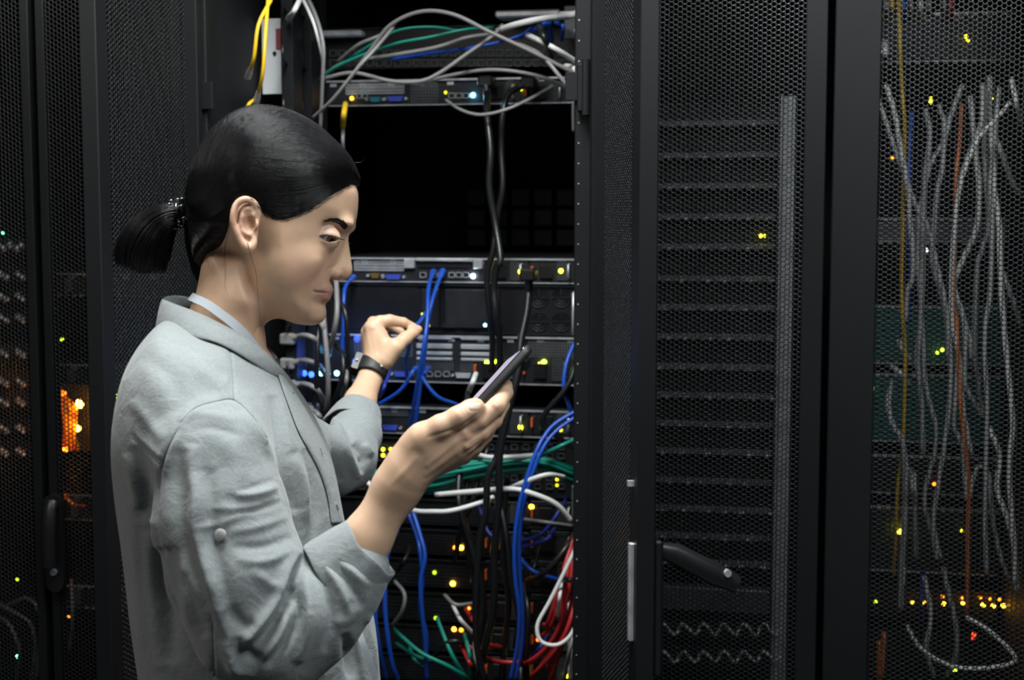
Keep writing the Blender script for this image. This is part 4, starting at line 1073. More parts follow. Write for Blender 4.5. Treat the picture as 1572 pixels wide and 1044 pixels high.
# hair tie with shiny beads
tie_at = PX(275, 328, 0)
ht = empty('hair_tie', tuple(l2w([tie_at])[0]), 'black beaded hair tie around the ponytail', 'hair tie')
M_BEAD = mat('glossy_black_bead', (0.01, 0.01, 0.012), 0.12, coat=1.0)
ax = np.array((0.97, 0.18, 0)); ax /= np.linalg.norm(ax); e1 = np.array((-ax[1], ax[0], 0)); e2 = np.array((0, 0, 1.0))
MB().tube([tuple(l2w([tie_at + (e1 * math.cos(a) + e2 * math.sin(a)) * 0.0125])[0]) for a in np.linspace(0, 2 * math.pi, 25)], 0.0028, 8, False).build('band', M_BEAD, ht, True)
for k in range(16):
    a = k * 2.399; r_ = 0.0145 + 0.001 * (k % 2); p = tie_at + (e1 * math.cos(a) + e2 * math.sin(a)) * r_ + ax * ((k % 3) - 1) * 0.0065
    MB().ball(tuple(l2w([p])[0]), 0.0031, 12, 8).build('bead', M_BEAD, ht, True)

# ------------------------------------------------------------------ clothes
def linen(name, col, emi=0):
    m = mat(name, col, 0.92, 0, 0.25); nt = m.node_tree; b = nt.nodes['Principled BSDF']
    b.inputs['Sheen Weight'].default_value = 0.25; b.inputs['Sheen Roughness'].default_value = 0.5
    tc = nd(nt, 'ShaderNodeTexCoord'); hs = []
    for st in ((900, 120, 900), (120, 900, 300)):
        mp = nd(nt, 'ShaderNodeMapping'); mp.inputs['Scale'].default_value = st; nt.links.new(tc.outputs['Object'], mp.inputs['Vector'])
        n = nd(nt, 'ShaderNodeTexNoise'); n.inputs['Scale'].default_value = 1.0; n.inputs['Detail'].default_value = 2; nt.links.new(mp.outputs[0], n.inputs['Vector']); hs.append(n)
    ad = nd(nt, 'ShaderNodeMath', operation='ADD'); nt.links.new(hs[0].outputs['Fac'], ad.inputs[0]); nt.links.new(hs[1].outputs['Fac'], ad.inputs[1])
    n3 = nd(nt, 'ShaderNodeTexNoise'); n3.inputs['Scale'].default_value = 55; n3.inputs['Detail'].default_value = 4; n3.inputs['Distortion'].default_value = 0.6; nt.links.new(tc.outputs['Object'], n3.inputs['Vector'])
    b1 = nd(nt, 'ShaderNodeBump'); b1.inputs['Strength'].default_value = 0.5; b1.inputs['Distance'].default_value = 0.0035; nt.links.new(n3.outputs['Fac'], b1.inputs['Height'])
    b2 = nd(nt, 'ShaderNodeBump'); b2.inputs['Strength'].default_value = 0.35; b2.inputs['Distance'].default_value = 0.0005; nt.links.new(ad.outputs[0], b2.inputs['Height']); nt.links.new(b1.outputs[0], b2.inputs['Normal'])
    nt.links.new(b2.outputs[0], b.inputs['Normal'])
    r = nd(nt, 'ShaderNodeMapRange'); r.inputs['From Min'].default_value = 0.7; r.inputs['From Max'].default_value = 1.3; r.inputs['To Min'].default_value = 0.88; r.inputs['To Max'].default_value = 1.12
    nt.links.new(ad.outputs[0], r.inputs['Value'])
    mx = nd(nt, 'ShaderNodeVectorMath', operation='SCALE'); mx.inputs[0].default_value = col; nt.links.new(r.outputs[0], mx.inputs['Scale']); nt.links.new(mx.outputs[0], b.inputs['Base Color'])
    return m
M_LINEN = linen('grey_linen', (0.245, 0.268, 0.272))
M_SEAM = mat('grey_linen_seam', (0.215, 0.235, 0.24), 0.95)
TORSO = [(262, 486), (243, 508), (222, 535), (204, 570), (193, 620), (187, 680), (186, 740), (190, 800), (196, 860), (203, 930), (212, 1000), (219, 1060), (222, 1200), (400, 1215), (585, 1200), (583, 1050), (578, 975), (567, 920), (548, 870), (529, 810), (514, 733), (496, 674), (462, 611), (436, 578), (412, 545), (385, 515), (330, 496), (290, 486)]
F_T = Field(TORSO, lambda X, Y: 0.178 - 0.036 * sst(fy(660), fy(790), Y) - 0.022 * sst(fy(760), fy(900), Y), lambda X, Y: 0.105 + 0.01 * sst(fy(760), fy(900), Y), blur=5, h=0.002, power=2.2)
g = Grid((-0.455, -0.50, -0.56), (-0.03, 0.03, 0.26), 0.0026)
g.infl(F_T, 0, 0.01)
g.chain([(W(325, 672, .120), .052), (W(323, 705, .150), .058)], 0.016)
g.chain([(W(323, 705, .150), .058), (W(338, 790, .160), .0655), (W(362, 880, .167), .0675), (W(392, 955, .170), .060), (W(425, 985, .170), .050)], 0.007)
g.chain([(W(425, 985, .170), .050), (W(480, 942, .165), .047), (W(528, 897, .160), .036), (W(548, 873, .158), .031)], 0.016)
g.chain([(W(385, 640, -.130), .050), (W(430, 680, -.22), .052), (W(500, 712, -.36), .046), (W(528, 705, -.40), .042), (W(545, 668, -.455), .035), (W(548, 652, -.475), .033)], 0.014)
V5, F5 = g.mesh(); V5 = smooth_mesh(V5, F5, 2, 0.5); N5 = vnormals(V5, F5)
low = fsin(V5, 28, 1) * 0.0016 + fsin(V5, 70, 2) * 0.0011 + fsin(V5 * np.array((1, 0.5, 1)), 150, 3) * 0.0006
V5 = V5 + N5 * low[:, None]; N5 = vnormals(V5, F5)
def C(*p): return [(160 + a / 1.729, 440 + b / 1.729) for a, b in p]      # points read off an enlarged view
sleeve = [
 (C((200, 362), (240, 322), (300, 303), (345, 300), (392, 342), (432, 402)), 3.0, -2.6, False), (C((205, 372), (245, 332), (300, 313), (345, 311), (388, 352), (424, 410)), 4.0, 1.8, False),
 (C((200, 362), (165, 430), (148, 480), (137, 550), (136, 640), (150, 720)), 3.5, -3.5), (C((212, 370), (178, 440), (160, 500)), 5, 2.0),
 (C((75, 398), (110, 432), (150, 470)), 2.6, -2.0, False), (C((80, 390), (115, 422), (155, 458)), 3.5, 1.2),
 (C((78, 425), (102, 480), (112, 540), (112, 620)), 13, -3.2), (C((60, 440), (80, 520), (98, 590)), 9, 3),
 (C((235, 420), (232, 480), (246, 560), (240, 640), (266, 730), (300, 850), (345, 970)), 11, 5.0), (C((205, 430), (200, 520), (205, 620), (235, 740), (275, 860)), 12, -3.5),
 (C((275, 480), (282, 560), (290, 640), (300, 740), (330, 850)), 12, -3.5), (C((330, 400), (350, 470), (345, 560)), 16, 3.0),
 (C((345, 556), (400, 552), (470, 530)), 5, 2.6), (C((350, 545), (400, 530), (455, 510)), 4, -1.8), (C((350, 600), (410, 590), (480, 570)), 5, -1.8), (C((280, 585), (350, 590), (420, 582)), 5, 1.3),
 (C((240, 640), (300, 632), (380, 600)), 5, 1.4), (C((330, 650), (400, 640), (490, 610)), 6, 1.8), (C((335, 690), (420, 690), (510, 660)), 7, -2.0), (C((350, 725), (430, 730), (515, 690)), 6, 1.8),
 (C((200, 360), (240, 340), (310, 345), (350, 360)), 7, 1.5), (C((360, 330), (400, 380), (440, 440), (465, 500)), 7, 2.0), (C((225, 380), (290, 375), (370, 400)), 6, -1.3),
 (C((535, 712), (505, 760), (480, 840), (430, 920), (375, 975)), 7.5, -8), (C((520, 700), (485, 760), (455, 840), (400, 920), (350, 960)), 9, 5.5), (C((500, 790), (512, 870), (480, 950), (430, 1010)), 6.5, -6), (C((478, 850), (470, 920), (420, 990)), 7, 4.5),
 (C((550, 725), (590, 800), (605, 890), (585, 970)), 7, -5.5), (C((530, 760), (545, 850), (540, 930), (510, 1000)), 7, 5), (C((570, 722), (620, 790), (648, 870)), 6.5, 4), (C((585, 725), (640, 775), (690, 850)), 5, -4),
 (C((355, 930), (372, 975), (420, 990)), 9, -5), (C((330, 850), (372, 900), (400, 890)), 9, -3), (C((340, 960), (350, 1010), (400, 1035)), 7, 3),
 (C((390, 750), (440, 790), (470, 800)), 8, 2), (C((610, 720), (660, 760), (700, 800)), 6, 3.0), (C((615, 900), (650, 880), (680, 850)), 8, 2.5)]
torso = [
 (C((333, 165), (340, 230), (343, 300)), 2.2, -1.3, False), (C((445, 290), (468, 400), (482, 520), (500, 600)), 9, -5), (C((455, 250), (475, 330), (500, 440)), 8, 2.5),
 (C((530, 430), (555, 520), (560, 610), (545, 690)), 7, -3.5), (C((505, 450), (530, 530), (535, 620)), 8, 3), (C((488, 590), (520, 585), (550, 570)), 2.0, -1.2),
 (C((160, 690), (165, 780), (168, 880), (175, 1000)), 18, -7), (C((118, 650), (128, 780), (140, 900), (150, 1020)), 11, 3.5), (C((205, 760), (230, 850), (270, 930)), 11, -3), (C((70, 560), (80, 680), (90, 800), (100, 960)), 10, 1.8),
 (C((285, 880), (287, 960), (290, 1035)), 2.4, -1.6, False), (C((320, 940), (335, 1000), (360, 1040)), 9, 3), (C((100, 180), (180, 240), (190, 300)), 14, -2.5), (C((210, 180), (290, 250), (330, 260)), 12, 2.0),
 (C((75, 300), (120, 360), (160, 410)), 10, 2.0), (C((640, 920), (650, 980), (655, 1040)), 8, -5), (C((700, 870), (715, 950), (725, 1030)), 6, 3)]
amp = lambda L, k: [(a[0], a[1], a[2] * (k if abs(a[2]) > 2.7 or a[1] > 4 else 1)) + tuple(a[3:]) for a in L]
V5 = strokes(V5, N5, amp(sleeve, 1.5), zmin=0.03, facing=-0.2); V5 = strokes(V5, N5, amp(torso, 1.4), zmin=0.0, facing=0.0)
far = [([(512, 640), (530, 690), (550, 735)], 7, 4), ([(500, 655), (512, 700), (520, 740)], 7, -4), ([(485, 665), (500, 720), (505, 748)], 7, 3), ([(545, 680), (560, 700), (556, 728)], 5, -4), ([(560, 680), (570, 700)], 5, 3), ([(525, 645), (545, 690), (560, 715)], 5, -3)]
V5 = strokes(V5, N5, amp(far, 1.7), zmax=-0.25, facing=-0.1)
V5 = smooth_mesh(V5, F5, 1, 0.35)
shirt = np_mesh('shirt', V5, F5, M_LINEN, person)
bvs = BVHTree.FromPolygons([tuple(v) for v in V5], [tuple(int(i) for i in f) for f in F5])
def cast_s(px, py, pad=0.0, zs=0.3):
    """first shirt surface met on the line of sight through a photo pixel"""
    o = Vector((0, 0, 1.55)); d = Vector(tuple(lp(px, py, 0.0))) - o; d.normalize()
    loc, nor, i, dd = bvs.ray_cast(o, d)
    if loc is None: return None, None
    return loc + nor * pad, nor

def loft(rings, closed=True):
    n = len(rings[0]); V = [p for r_ in rings for p in r_]; F = []
    for i in range(len(rings) - 1):
        for k in range(n if closed else n - 1):
            k2 = (k + 1) % n; F.append((i * n + k, i * n + k2, (i + 1) * n + k2, (i + 1) * n + k))
    return np.array(V), F
def sheet(name, V, F, m, parent, th=0.0018, sub=1, local=True, off=0):
    W_ = l2w(V) if local else V
    me = bpy.data.meshes.new(name); me.from_pydata([tuple(v) for v in W_], [], F)
    o = link(name, me, m, parent, True)
    md = o.modifiers.new('solid', 'SOLIDIFY'); md.thickness = th; md.offset = off
    if sub: md = o.modifiers.new('sub', 'SUBSURF'); md.levels = sub; md.render_levels = sub
    return o
# cuffs, turned back on the forearm
def cuff(c, axis, r1, r2, length, flat, zdir=(0, 0, 1), seed=0, open_=0.0):
    axis = np.array(axis, float); axis /= np.linalg.norm(axis); z = np.array(zdir, float); z -= axis * (z @ axis); z /= np.linalg.norm(z); s_ = np.cross(axis, z)
    c = np.array(c, float); rings = []; n = 40; rs_ = np.random.RandomState(seed); ph = rs_.uniform(0, 6.28, 6)
    def ring(off, r, wob=1.0):
        out = []
        for k in range(n):
            a = 2 * math.pi * k / n
            w_ = 1 + wob * (0.028 * math.sin(2 * a + ph[0]) + 0.020 * math.sin(3 * a + ph[1]) + 0.015 * math.sin(5 * a + ph[2]) + 0.008 * math.sin(9 * a + ph[3]))
            sh = 0.0015 * math.sin(2 * a + ph[4]) + 0.0012 * math.sin(5 * a + ph[5])
            out.append(c + axis * (off + sh) + (s_ * math.cos(a) + z * math.sin(a) * flat) * r * w_)
        return out
    L_ = length
    for off, r in ((-L_ * 0.9, r1 * 0.86), (-L_ * 0.3, r1 * 0.92), (-0.003, r1 * 0.945), (0.0, r1 * 0.965), (0.0012, r1 * 0.99), (-0.001, r1 * 1.015), (-0.006, r1 * 1.03), (-L_ * 0.3, r1 * 1.045 + (r2 - r1) * .3), (-L_ * 0.6, r1 * 1.05 + (r2 - r1) * .6), (-L_ * 0.93, r2 * 1.05), (-L_, r2 * 1.045), (-L_ * 1.02, r2 * 1.02), (-L_ * 0.98, r2 * 0.98), (-L_ * 0.7, r2 * 0.955)):
        rings.append(ring(off, r))
    V, F = loft(rings); V = V + (fsin(V, 90, seed + 5) * 0.0016)[:, None] * 1.0
    return sheet('cuff', V, F, M_LINEN, shirt, 0.0008, 1)
cuff(W(567, 842, .158), W(602, 812, .158) - W(567, 842, .158), 0.0350, 0.0415, 0.046, 0.95, seed=2)
cuff(W(549, 634, -.505), W(560, 606, -.54) - W(549, 634, -.505), 0.0350, 0.0415, 0.042, 0.95, seed=6)
# collar: top edge (fold) and lower edge, from the front tip on the near side round the nape to the far tip
top = [(434, 574, .018), (421, 558, .033), (404, 540, .044), (376, 519, .053), (345, 502, .0585), (315, 486, .057), (286, 474, .046), (262, 464, .028), (250, 460, .0), (262, 455, -.028), (290, 458, -.046), (320, 468, -.054), (350, 482, -.054), (380, 505, -.048), (405, 530, -.038), (425, 552, -.02)]
bot = [(436, 579, .020), (416, 575, .046), (392, 561, .070), (362, 543, .088), (330, 527, .097), (296, 519, .092), (268, 515, .074), (248, 512, .045), (238, 507, .0), (248, 500, -.045), (275, 498, -.075), (310, 500, -.090), (345, 510, -.090), (380, 530, -.078), (405, 552, -.05), (428, 570, -.02)]
stand = [(428, 574, .010), (414, 560, .026), (398, 545, .036), (372, 526, .044), (342, 512, .0495), (316, 500, .0485), (292, 490, .040), (272, 482, .024), (262, 478, .0), (272, 474, -.024), (294, 474, -.040), (322, 480, -.047), (350, 494, -.047), (378, 514, -.042), (402, 538, -.032), (420, 556, -.015)]
def cr(L_, seg=3): return [tuple(p) for p in catmull([PX(*p) for p in L_], seg)]
T_, B_, S_ = np.array(cr(top)), np.array(cr(bot)), np.array(cr(stand))
rows = [S_, S_ * .5 + T_ * .5 + (0, 0.001, 0), T_]
for t in (0.12, 0.35, 0.6, 0.85, 1.0): rows.append(T_ * (1 - t) + B_ * t + np.stack([np.zeros(len(T_)), np.full(len(T_), 0.006 * math.sin(math.pi * t) + (0.002 if t == .12 else 0)), np.sign(T_[:, 2]) * 0.004 * math.sin(math.pi * t)], 1))
Vc, Fc = loft(rows, closed=False); Vc = Vc + (fsin(Vc, 80, 9) * 0.0014)[:, None]
sheet('collar', Vc, Fc, M_LINEN, shirt, 0.0022, 1)
# placket strip with buttonholes, laid on the shirt front
Lp = C((458, 236), (484, 310), (512, 385), (545, 445), (572, 500), (590, 560), (600, 630)); Rp = C((476, 238), (518, 300), (550, 350), (578, 400), (598, 455), (612, 510), (622, 560), (634, 628))
Lp = np.array(catmull([(a, b, 0) for a, b in Lp], 6))[:, :2]; Rp = np.array(catmull([(a, b, 0) for a, b in Rp], 6))[:, :2]
tt = np.linspace(0, 1, 40); LL = poly_at(Lp, tt); RR = poly_at(Rp, tt); rows = []
for u in (0.0, 0.1, 0.3, 0.5, 0.7, 0.9):
    row = []
    for k in range(40):
        p = LL[k] * (1 - u) + (RR[k] - (2.0, 0)) * u; h_, n_ = cast_s(p[0], p[1], 0.0028 if 0 < u < .95 else 0.0012)
        row.append(tuple(h_) if h_ is not None and h_.z < 0.12 else (row[-1] if row else tuple(PX(p[0], p[1], 0.03))))
    rows.append(row)
Vp_, Fp_ = loft(rows, closed=False)
pk = sheet('placket', Vp_, Fp_, M_LINEN, shirt, 0.0012, 1)
M_BTN = mat('pearl_button', (0.42, 0.40, 0.40), 0.25, coat=0.5)
def button(px, py, r=0.0052, parent=None):
    h_, n_ = cast_s(px, py, 0.001)
    if h_ is None: return
    b = MB(); p0 = l2w([tuple(h_)])[0]; p1 = l2w([tuple(h_ + n_ * 0.0022)])[0]; b.tube([p0, p1, p1 + (p1 - p0) * .3], [r, r, r * .8], 20)
    o = b.build('button', M_BTN, parent or shirt, 50)
    b = MB(); t = n_.orthogonal().normalized(); s2 = n_.cross(t)
    for (u, v) in ((1, 1), (1, -1), (-1, 1), (-1, -1)):
        q = h_ + (t * u + s2 * v) * r * 0.25; b.tube([l2w([tuple(q + n_ * .0026)])[0], l2w([tuple(q + n_ * .0031)])[0]], r * 0.13, 6)
    b.build('stitching', M_SEAM, o)
button(340, 821, 0.0058)
for (px, py) in ((443, 597), (487, 690), (511, 775)):
    h_, n_ = cast_s(px, py, 0.0036)
    if h_ is None: continue
    q, _ = cast_s(px + 3, py + 9, 0.0036); q = q or h_
    MB().tube([tuple(l2w([tuple(h_)])[0]), tuple(l2w([tuple(q)])[0])], 0.0011, 6).build('buttonhole', M_SEAM, pk)
# stitched seams drawn as real raised thread lines
def seam(pts, name='stitched_seam', r=0.0006, pad=0.0001):
    P = np.array(catmull([(a, b, 0) for a, b in pts], 8))[:, :2]; out = []
    for a, b in P:
        h_, _ = cast_s(a, b, pad)
        if h_ is not None: out.append(tuple(l2w([tuple(h_)])[0]))
    if len(out) > 2: MB().tube(out, r, 5).build(name, M_SEAM, shirt, True)
seam(C((200, 362), (240, 322), (300, 303), (345, 300), (392, 342), (432, 402)))
seam(C((75, 398), (110, 432), (150, 470))); seam(C((333, 165), (340, 230), (343, 300))); seam(C((203, 360), (165, 430), (148, 480)))
seam(C((285, 890), (287, 960), (290, 1035)))

# lanyard: ribbon behind the neck and its free end below the arm
M_RIB = mat('pale_satin_ribbon', (0.46, 0.50, 0.55), 0.35, spec=0.6)
def ribbon(name, pts, wd, wdir, m, parent=None, th=0.0008):
    P = np.array(catmull([PX(*p) for p in pts], 6)); wdir = np.array(wdir, float); wdir /= np.linalg.norm(wdir)
    rows = [P - wdir * wd / 2, P + wdir * wd / 2]; V, F = loft([[tuple(a) for a in r_] for r_ in rows], closed=False)
    o = sheet(name, V, F, m, parent, th, 0); o.data.polygons.foreach_set('use_smooth', [False] * len(o.data.polygons)); return o
ln = empty('lanyard', tuple(l2w([PX(345, 480, .06)])[0]), 'pale silver lanyard ribbon running round the neck under the collar', 'lanyard')
ribbon('neck_band', [(303, 462, -.030), (296, 458, .0), (292, 455, .026), (299, 458, .046), (318, 467, .054), (342, 484, .0565), (362, 500, .055), (380, 518, .050), (398, 540, .040)], 0.0095, (0.55, 0.80, -0.35), M_RIB, ln)
ribbon('hanging_end', [(546, 955, .062), (556, 985, .068), (566, 1012, .068), (576, 1038, .066)], 0.0065, (1, 0.3, 0.0), M_RIB, ln)

# wristwatch on the left wrist
wa = W(571, 574, ZB); wb = W(577, 562, ZB - .004); axw = (W(577, 559, ZB - .004) - W(565, 590, ZB + .02)); axw /= np.linalg.norm(axw)
wc = W(572, 566, ZB + .001); zz = np.array((0.0, 0.1, 1.0)); zz -= axw * (zz @ axw); zz /= np.linalg.norm(zz); sx = np.cross(axw, zz)
wt = empty('wristwatch', tuple(l2w([wc])[0]), 'black wristwatch with a rubber strap on the left wrist', 'watch')
rings = []
for off, rr in ((-0.012, 0.96), (-0.012, 1.05), (-0.0095, 1.10), (0.0095, 1.10), (0.012, 1.05), (0.012, 0.96)):
    rings.append([tuple(wc + axw * off + (sx * math.cos(a) * 0.0215 + zz * math.sin(a) * 0.0175) * rr) for a in np.linspace(0, 2 * math.pi, 37)[:-1]])
Vw, Fw = loft(rings); sheet('strap', Vw, Fw, mat('black_rubber_strap', (0.014, 0.014, 0.016), 0.5), wt, 0.001, 1)
face = MB()
def wloc(u, v, w_): return tuple(l2w([wc + sx * u + zz * v + axw * w_])[0])
sg = 1 if sx[0] < 0 else -1
cs = [(0.020, 0.0150), (0.0285, 0.0150), (0.0300, 0.0135), (0.0300, -0.0135), (0.0285, -0.0150), (0.020, -0.0150)]
V = [wloc(u * sg, vv, w_) for vv in (-0.010, 0.010) for u, w_ in cs]; face.add(V, [tuple(range(6))[::-1], tuple(range(6, 12))] + [(i, (i + 1) % 6, 6 + (i + 1) % 6, 6 + i) for i in range(6)])
fo = face.build('case', M_PLAST, wt)
kn = MB(); kn.tube([wloc(0.0255 * sg, 0.010, 0.0), wloc(0.0255 * sg, 0.0125, 0.0)], 0.0022, 10); kn.build('crown', M_STEEL, fo, True)
kb = MB(); kb.tube([wloc(-0.012 * sg, 0.019, -0.004), wloc(-0.0155 * sg, 0.0175, -0.004)], 0.0016, 8); kb.build('buckle', M_STEEL, wt, True)

# trousers and shoes, below the picture
fwd = np.array((CR, SR, 0)); sde = np.array((SR, -CR, 0)) * 1.0; hip = l2w([PX(385, 1110, 0)])[0]
g = Grid((hip[0] - .30, hip[1] - .30, 0.04), (hip[0] + .30, hip[1] + .30, hip[2] + .06), 0.009)
g.ell(hip - (0, 0, .02), (0.125, 0.155, 0.12), 0.03)
for s_ in (1, -1):
    h0 = hip + sde * .085 * s_ - (0, 0, .05); kn_ = np.array((hip[0], hip[1], 0.50)) + sde * .09 * s_ + fwd * (0.02 + .03 * s_); an = np.array((hip[0], hip[1], 0.09)) + sde * .10 * s_ - fwd * (.02 - .04 * s_)
    g.chain([(h0, .098), (kn_, .066), (an, .052)], 0.03)
Vt, Ft = g.mesh(); Vt = smooth_mesh(Vt, Ft, 2, .5); np_mesh('trousers', Vt, Ft, mat('dark_trousers', (0.03, 0.032, 0.04), 0.9), person, local=False)
for s_ in (1, -1):
    an = np.array((hip[0], hip[1], 0.0)) + sde * .10 * s_ - fwd * (.02 - .04 * s_)
    g = Grid(an + (-.16, -.16, -.002), an + (.24, .22, .14), 0.006)
    g.chain([(an - fwd * .035 + (0, 0, .036), .034), (an + fwd * .06 + (0, 0, .038), .036), (an + fwd * .15 + (0, 0, .030), .028)], 0.02)
    g.cone(an + (0, 0, .05), an + (0, 0, .11), .036, .044, 0.02)
    Vs, Fs = g.mesh(); Vs[:, 2] = np.maximum(Vs[:, 2], 0.0); np_mesh('shoe', Vs, Fs, M_PLAST, person, local=False)

# ------------------------------------------------------------------ smartphone in the right hand
top_ = W(806, 539, .105); botm = W(690, 668, .135); ld = top_ - botm; ld = ld / np.linalg.norm(ld)
wdv = np.array((-0.06, -0.13, 1.0)); wdv = wdv - ld * (wdv @ ld); wdv /= np.linalg.norm(wdv)       # across the phone, towards the lens
nv = np.cross(wdv, ld); nv = nv if nv[0] < 0 else -nv                                                 # screen normal, up and back to her face
ctr = top_ - ld * 0.072 + nv * 0.001
ph = empty('smartphone', tuple(l2w([ctr])[0]), 'black smartphone held in the right hand, its pale screen facing her', 'phone')
def rrect(w_, h_, r_, n=6):
    out = []
    for (cx, cy, a0) in ((w_ - r_, h_ - r_, 0), (-w_ + r_, h_ - r_, 90), (-w_ + r_, -h_ + r_, 180), (w_ - r_, -h_ + r_, 270)):
        for k in range(n + 1): a = R(a0 + 90 * k / n); out.append((cx + r_ * math.cos(a), cy + r_ * math.sin(a)))
    return out
def slab(w_, h_, r_, n0, n1, bev):
    rings = []
    for t, sh in ((n0, bev), (n0 + bev * .3, bev * .3), (n0 + bev, 0), (n1 - bev, 0), (n1 - bev * .3, bev * .3), (n1, bev)):
        rings.append([tuple(ctr + wdv * a + ld * b + nv * t) for a, b in rrect(w_ - sh, h_ - sh, r_)])
    n = len(rings[0]); V, F = loft(rings); F = list(F) + [tuple(range(n))[::-1], tuple(range((len(rings) - 1) * n, len(rings) * n))]
    return MB().add([tuple(p) for p in l2w(V)], F)
slab(0.0355, 0.072, 0.011, -0.0052, 0.0042, 0.0030).build('case', mat('matt_black_phone_case', (0.010, 0.010, 0.011), 0.45), ph, 40)
gl = slab(0.0335, 0.070, 0.009, 0.0035, 0.0046, 0.0004).build('screen_glass', mat('screen_glass', (0.012, 0.012, 0.014), 0.08, coat=1), ph)
slab(0.0320, 0.0605, 0.002, 0.0044, 0.0049, 0.0001).build('display', mat('lit_display', (0.02, 0.02, 0.02), 0.2, emit=(0.66, 0.58, 0.72), estr=0.85), gl)
# ------------------------------------------------------------------ cables
NC = [0]
def cable(pts, col, label, r=0.0028, Y=2.46, bulge=0.03, group=None, ends=(None, None), Ys=None, cat='cable', xf=None):
    """pts in photo pixels; the cable lies around depth Y and bows out towards the aisle"""
    NC[0] += 1; n = len(pts); off = ((NC[0] * 37) % 11) * 0.0022
    P = []
    for i, p in enumerate(pts):
        t = i / (n - 1); yy = (Ys[i] if Ys else Y - bulge * math.sin(math.pi * t)) - off * (0.3 + math.sin(math.pi * t))
        P.append(wp(p[0], p[1], yy))
    Q = catmull(P, 7); b = MB(); b.tube(Q, r, 8)
    has = [e for e in ends if e]
    if not has:
        o = b.build('cable', CABM[col], None, True); tag(o, label, cat, group); return o
    o = empty('cable', tuple(Q[0]), label, cat, group); b.build('jacket', CABM[col], o, True)
    for e, (a, c) in zip(ends, ((Vector(Q[0]), Vector(Q[2])), (Vector(Q[-1]), Vector(Q[-3])))):
        if not e: continue
        d = (c - a).normalized()
        if e == 'iec':
            k = MB(); k.box(a.x - 0.013, a.x + 0.013, a.y - 0.028, a.y + 0.010, a.z - 0.010, a.z + 0.010, 0.003); k.tube([a + Vector((0, -0.02, 0)), a + d * 0.035], [0.007, 0.0045], 10); k.build('plug', CABM[col] if col != 'blue' else M_PLAST, o)
        else:
            k = MB(); k.tube([a - d * 0.008, a + d * 0.004, a + d * 0.024], [0.0062, 0.0060, r * 1.15], 8, True, 0.8)
            k.build('plug', {'w': M_WHITE, 'c': CABM[col]}.get(e, CABM[col]), o)
    return o
c4 = lambda *p: [(370 + a / 2.61, b / 2.61) for a, b in p]
c5 = lambda *p: [(430 + a / 3.144, 380 + b / 3.144) for a, b in p]
c6 = lambda *p: [(540 + a / 2.8675, 680 + b / 2.8675) for a, b in p]
GT = 'grey cables above the top server'
cable(c4((430, 325), (520, 200), (600, 100), (720, 47), (850, 58), (1000, 130), (1150, 200), (1290, 270), (1350, 300)), 'grey', 'long grey cable arching highest over the top of the open cabinet', .0036, 2.40, group=GT)
cable(c4((385, 250), (470, 180), (560, 140), (620, 90)), 'grey', 'short grey cable rising to meet the high grey arch', .0034, 2.46, group=GT)
cable(c4((320, 310), (420, 250), (600, 222), (780, 190), (900, 152), (1010, 135)), 'grey', 'grey cable sweeping from the left rail up under the high arch', .0036, 2.44, group=GT)
cable(c4((1030, 122), (1100, 98), (1200, 76), (1300, 66)), 'white', 'white cable running into the top right corner of the open cabinet', .0055, 2.42, group='white cables in the open cabinet', ends=(None, 'w'))
cable(c4((285, 475), (370, 395), (470, 270), (530, 205), (610, 110)), 'grey', 'grey cable climbing steeply from above the head to the high arch', .0030, 2.38, group=GT)
cable(c4((330, 315), (450, 292), (600, 325), (720, 325), (800, 290), (900, 220), (1000, 150), (1050, 100)), 'grey', 'grey cable that dips to the top server and climbs right again', .0036, 2.41, group=GT)
cable(c4((690, 340), (850, 300), (1000, 280), (1150, 295), (1260, 330), (1330, 375)), 'grey', 'flat grey cable lying along the top of the highest server', .0034, 2.45, group=GT)
cable(c4((820, 400), (880, 440), (960, 460), (1060, 440), (1150, 400), (1250, 345)), 'grey', 'grey cable hanging in a shallow loop below the highest server', .0030, 2.47, group=GT)
cable(c4((1160, 145), (1250, 190), (1340, 245)), 'white', 'short white cable sloping down at the upper right post', .0045, 2.40, group='white cables in the open cabinet', ends=('w', None))
cable(c4((1100, 170), (1200, 220), (1280, 310), (1350, 400), (1368, 450)), 'grey', 'grey cable falling along the upper right post past the pull handle', .0036, 2.42, group=GT)
cable(c4((1280, 60), (1330, 58), (1352, 52)), 'white', 'white plug lead ending beside the highest bolt of the right post', .0060, 2.44, ends=(None, 'w'))
cable(c4((1300, 265), (1335, 275), (1352, 330), (1345, 420), (1368, 460)), 'white', 'white lead squeezed against the right post at the top server', .0048, 2.43)
cable(c4((310, 322), (400, 258), (600, 180), (750, 150), (900, 118), (1010, 110)), 'green', 'lower of the two green cables above the top server', .0028, 2.45, group='green cables above the top server')
cable(c4((340, 300), (480, 205), (620, 125), (760, 108), (880, 125)), 'green', 'upper of the two green cables above the top server', .0026, 2.46, group='green cables above the top server')
cable(c4((600, 238), (750, 215), (900, 195), (1050, 165), (1150, 130), (1225, 95)), 'blue', 'long blue cable running behind the grey arches at the top', .0030, 2.48, ends=(None, 'c'))
cable(c4((1120, 150), (1180, 105), (1230, 95), (1240, 155)), 'blue', 'short blue cable bent down at the top right corner', .0036, 2.44, ends=(None, 'c'))
cable(c4((1260, 90), (1290, 105), (1285, 160)), 'blue', 'tiny blue lead beside the upper right post', .0036, 2.45)
cable(c4((1185, 85), (1215, 150), (1250, 230)), 'black', 'short black cable crossing the blue plugs at the top right', .0050, 2.40)
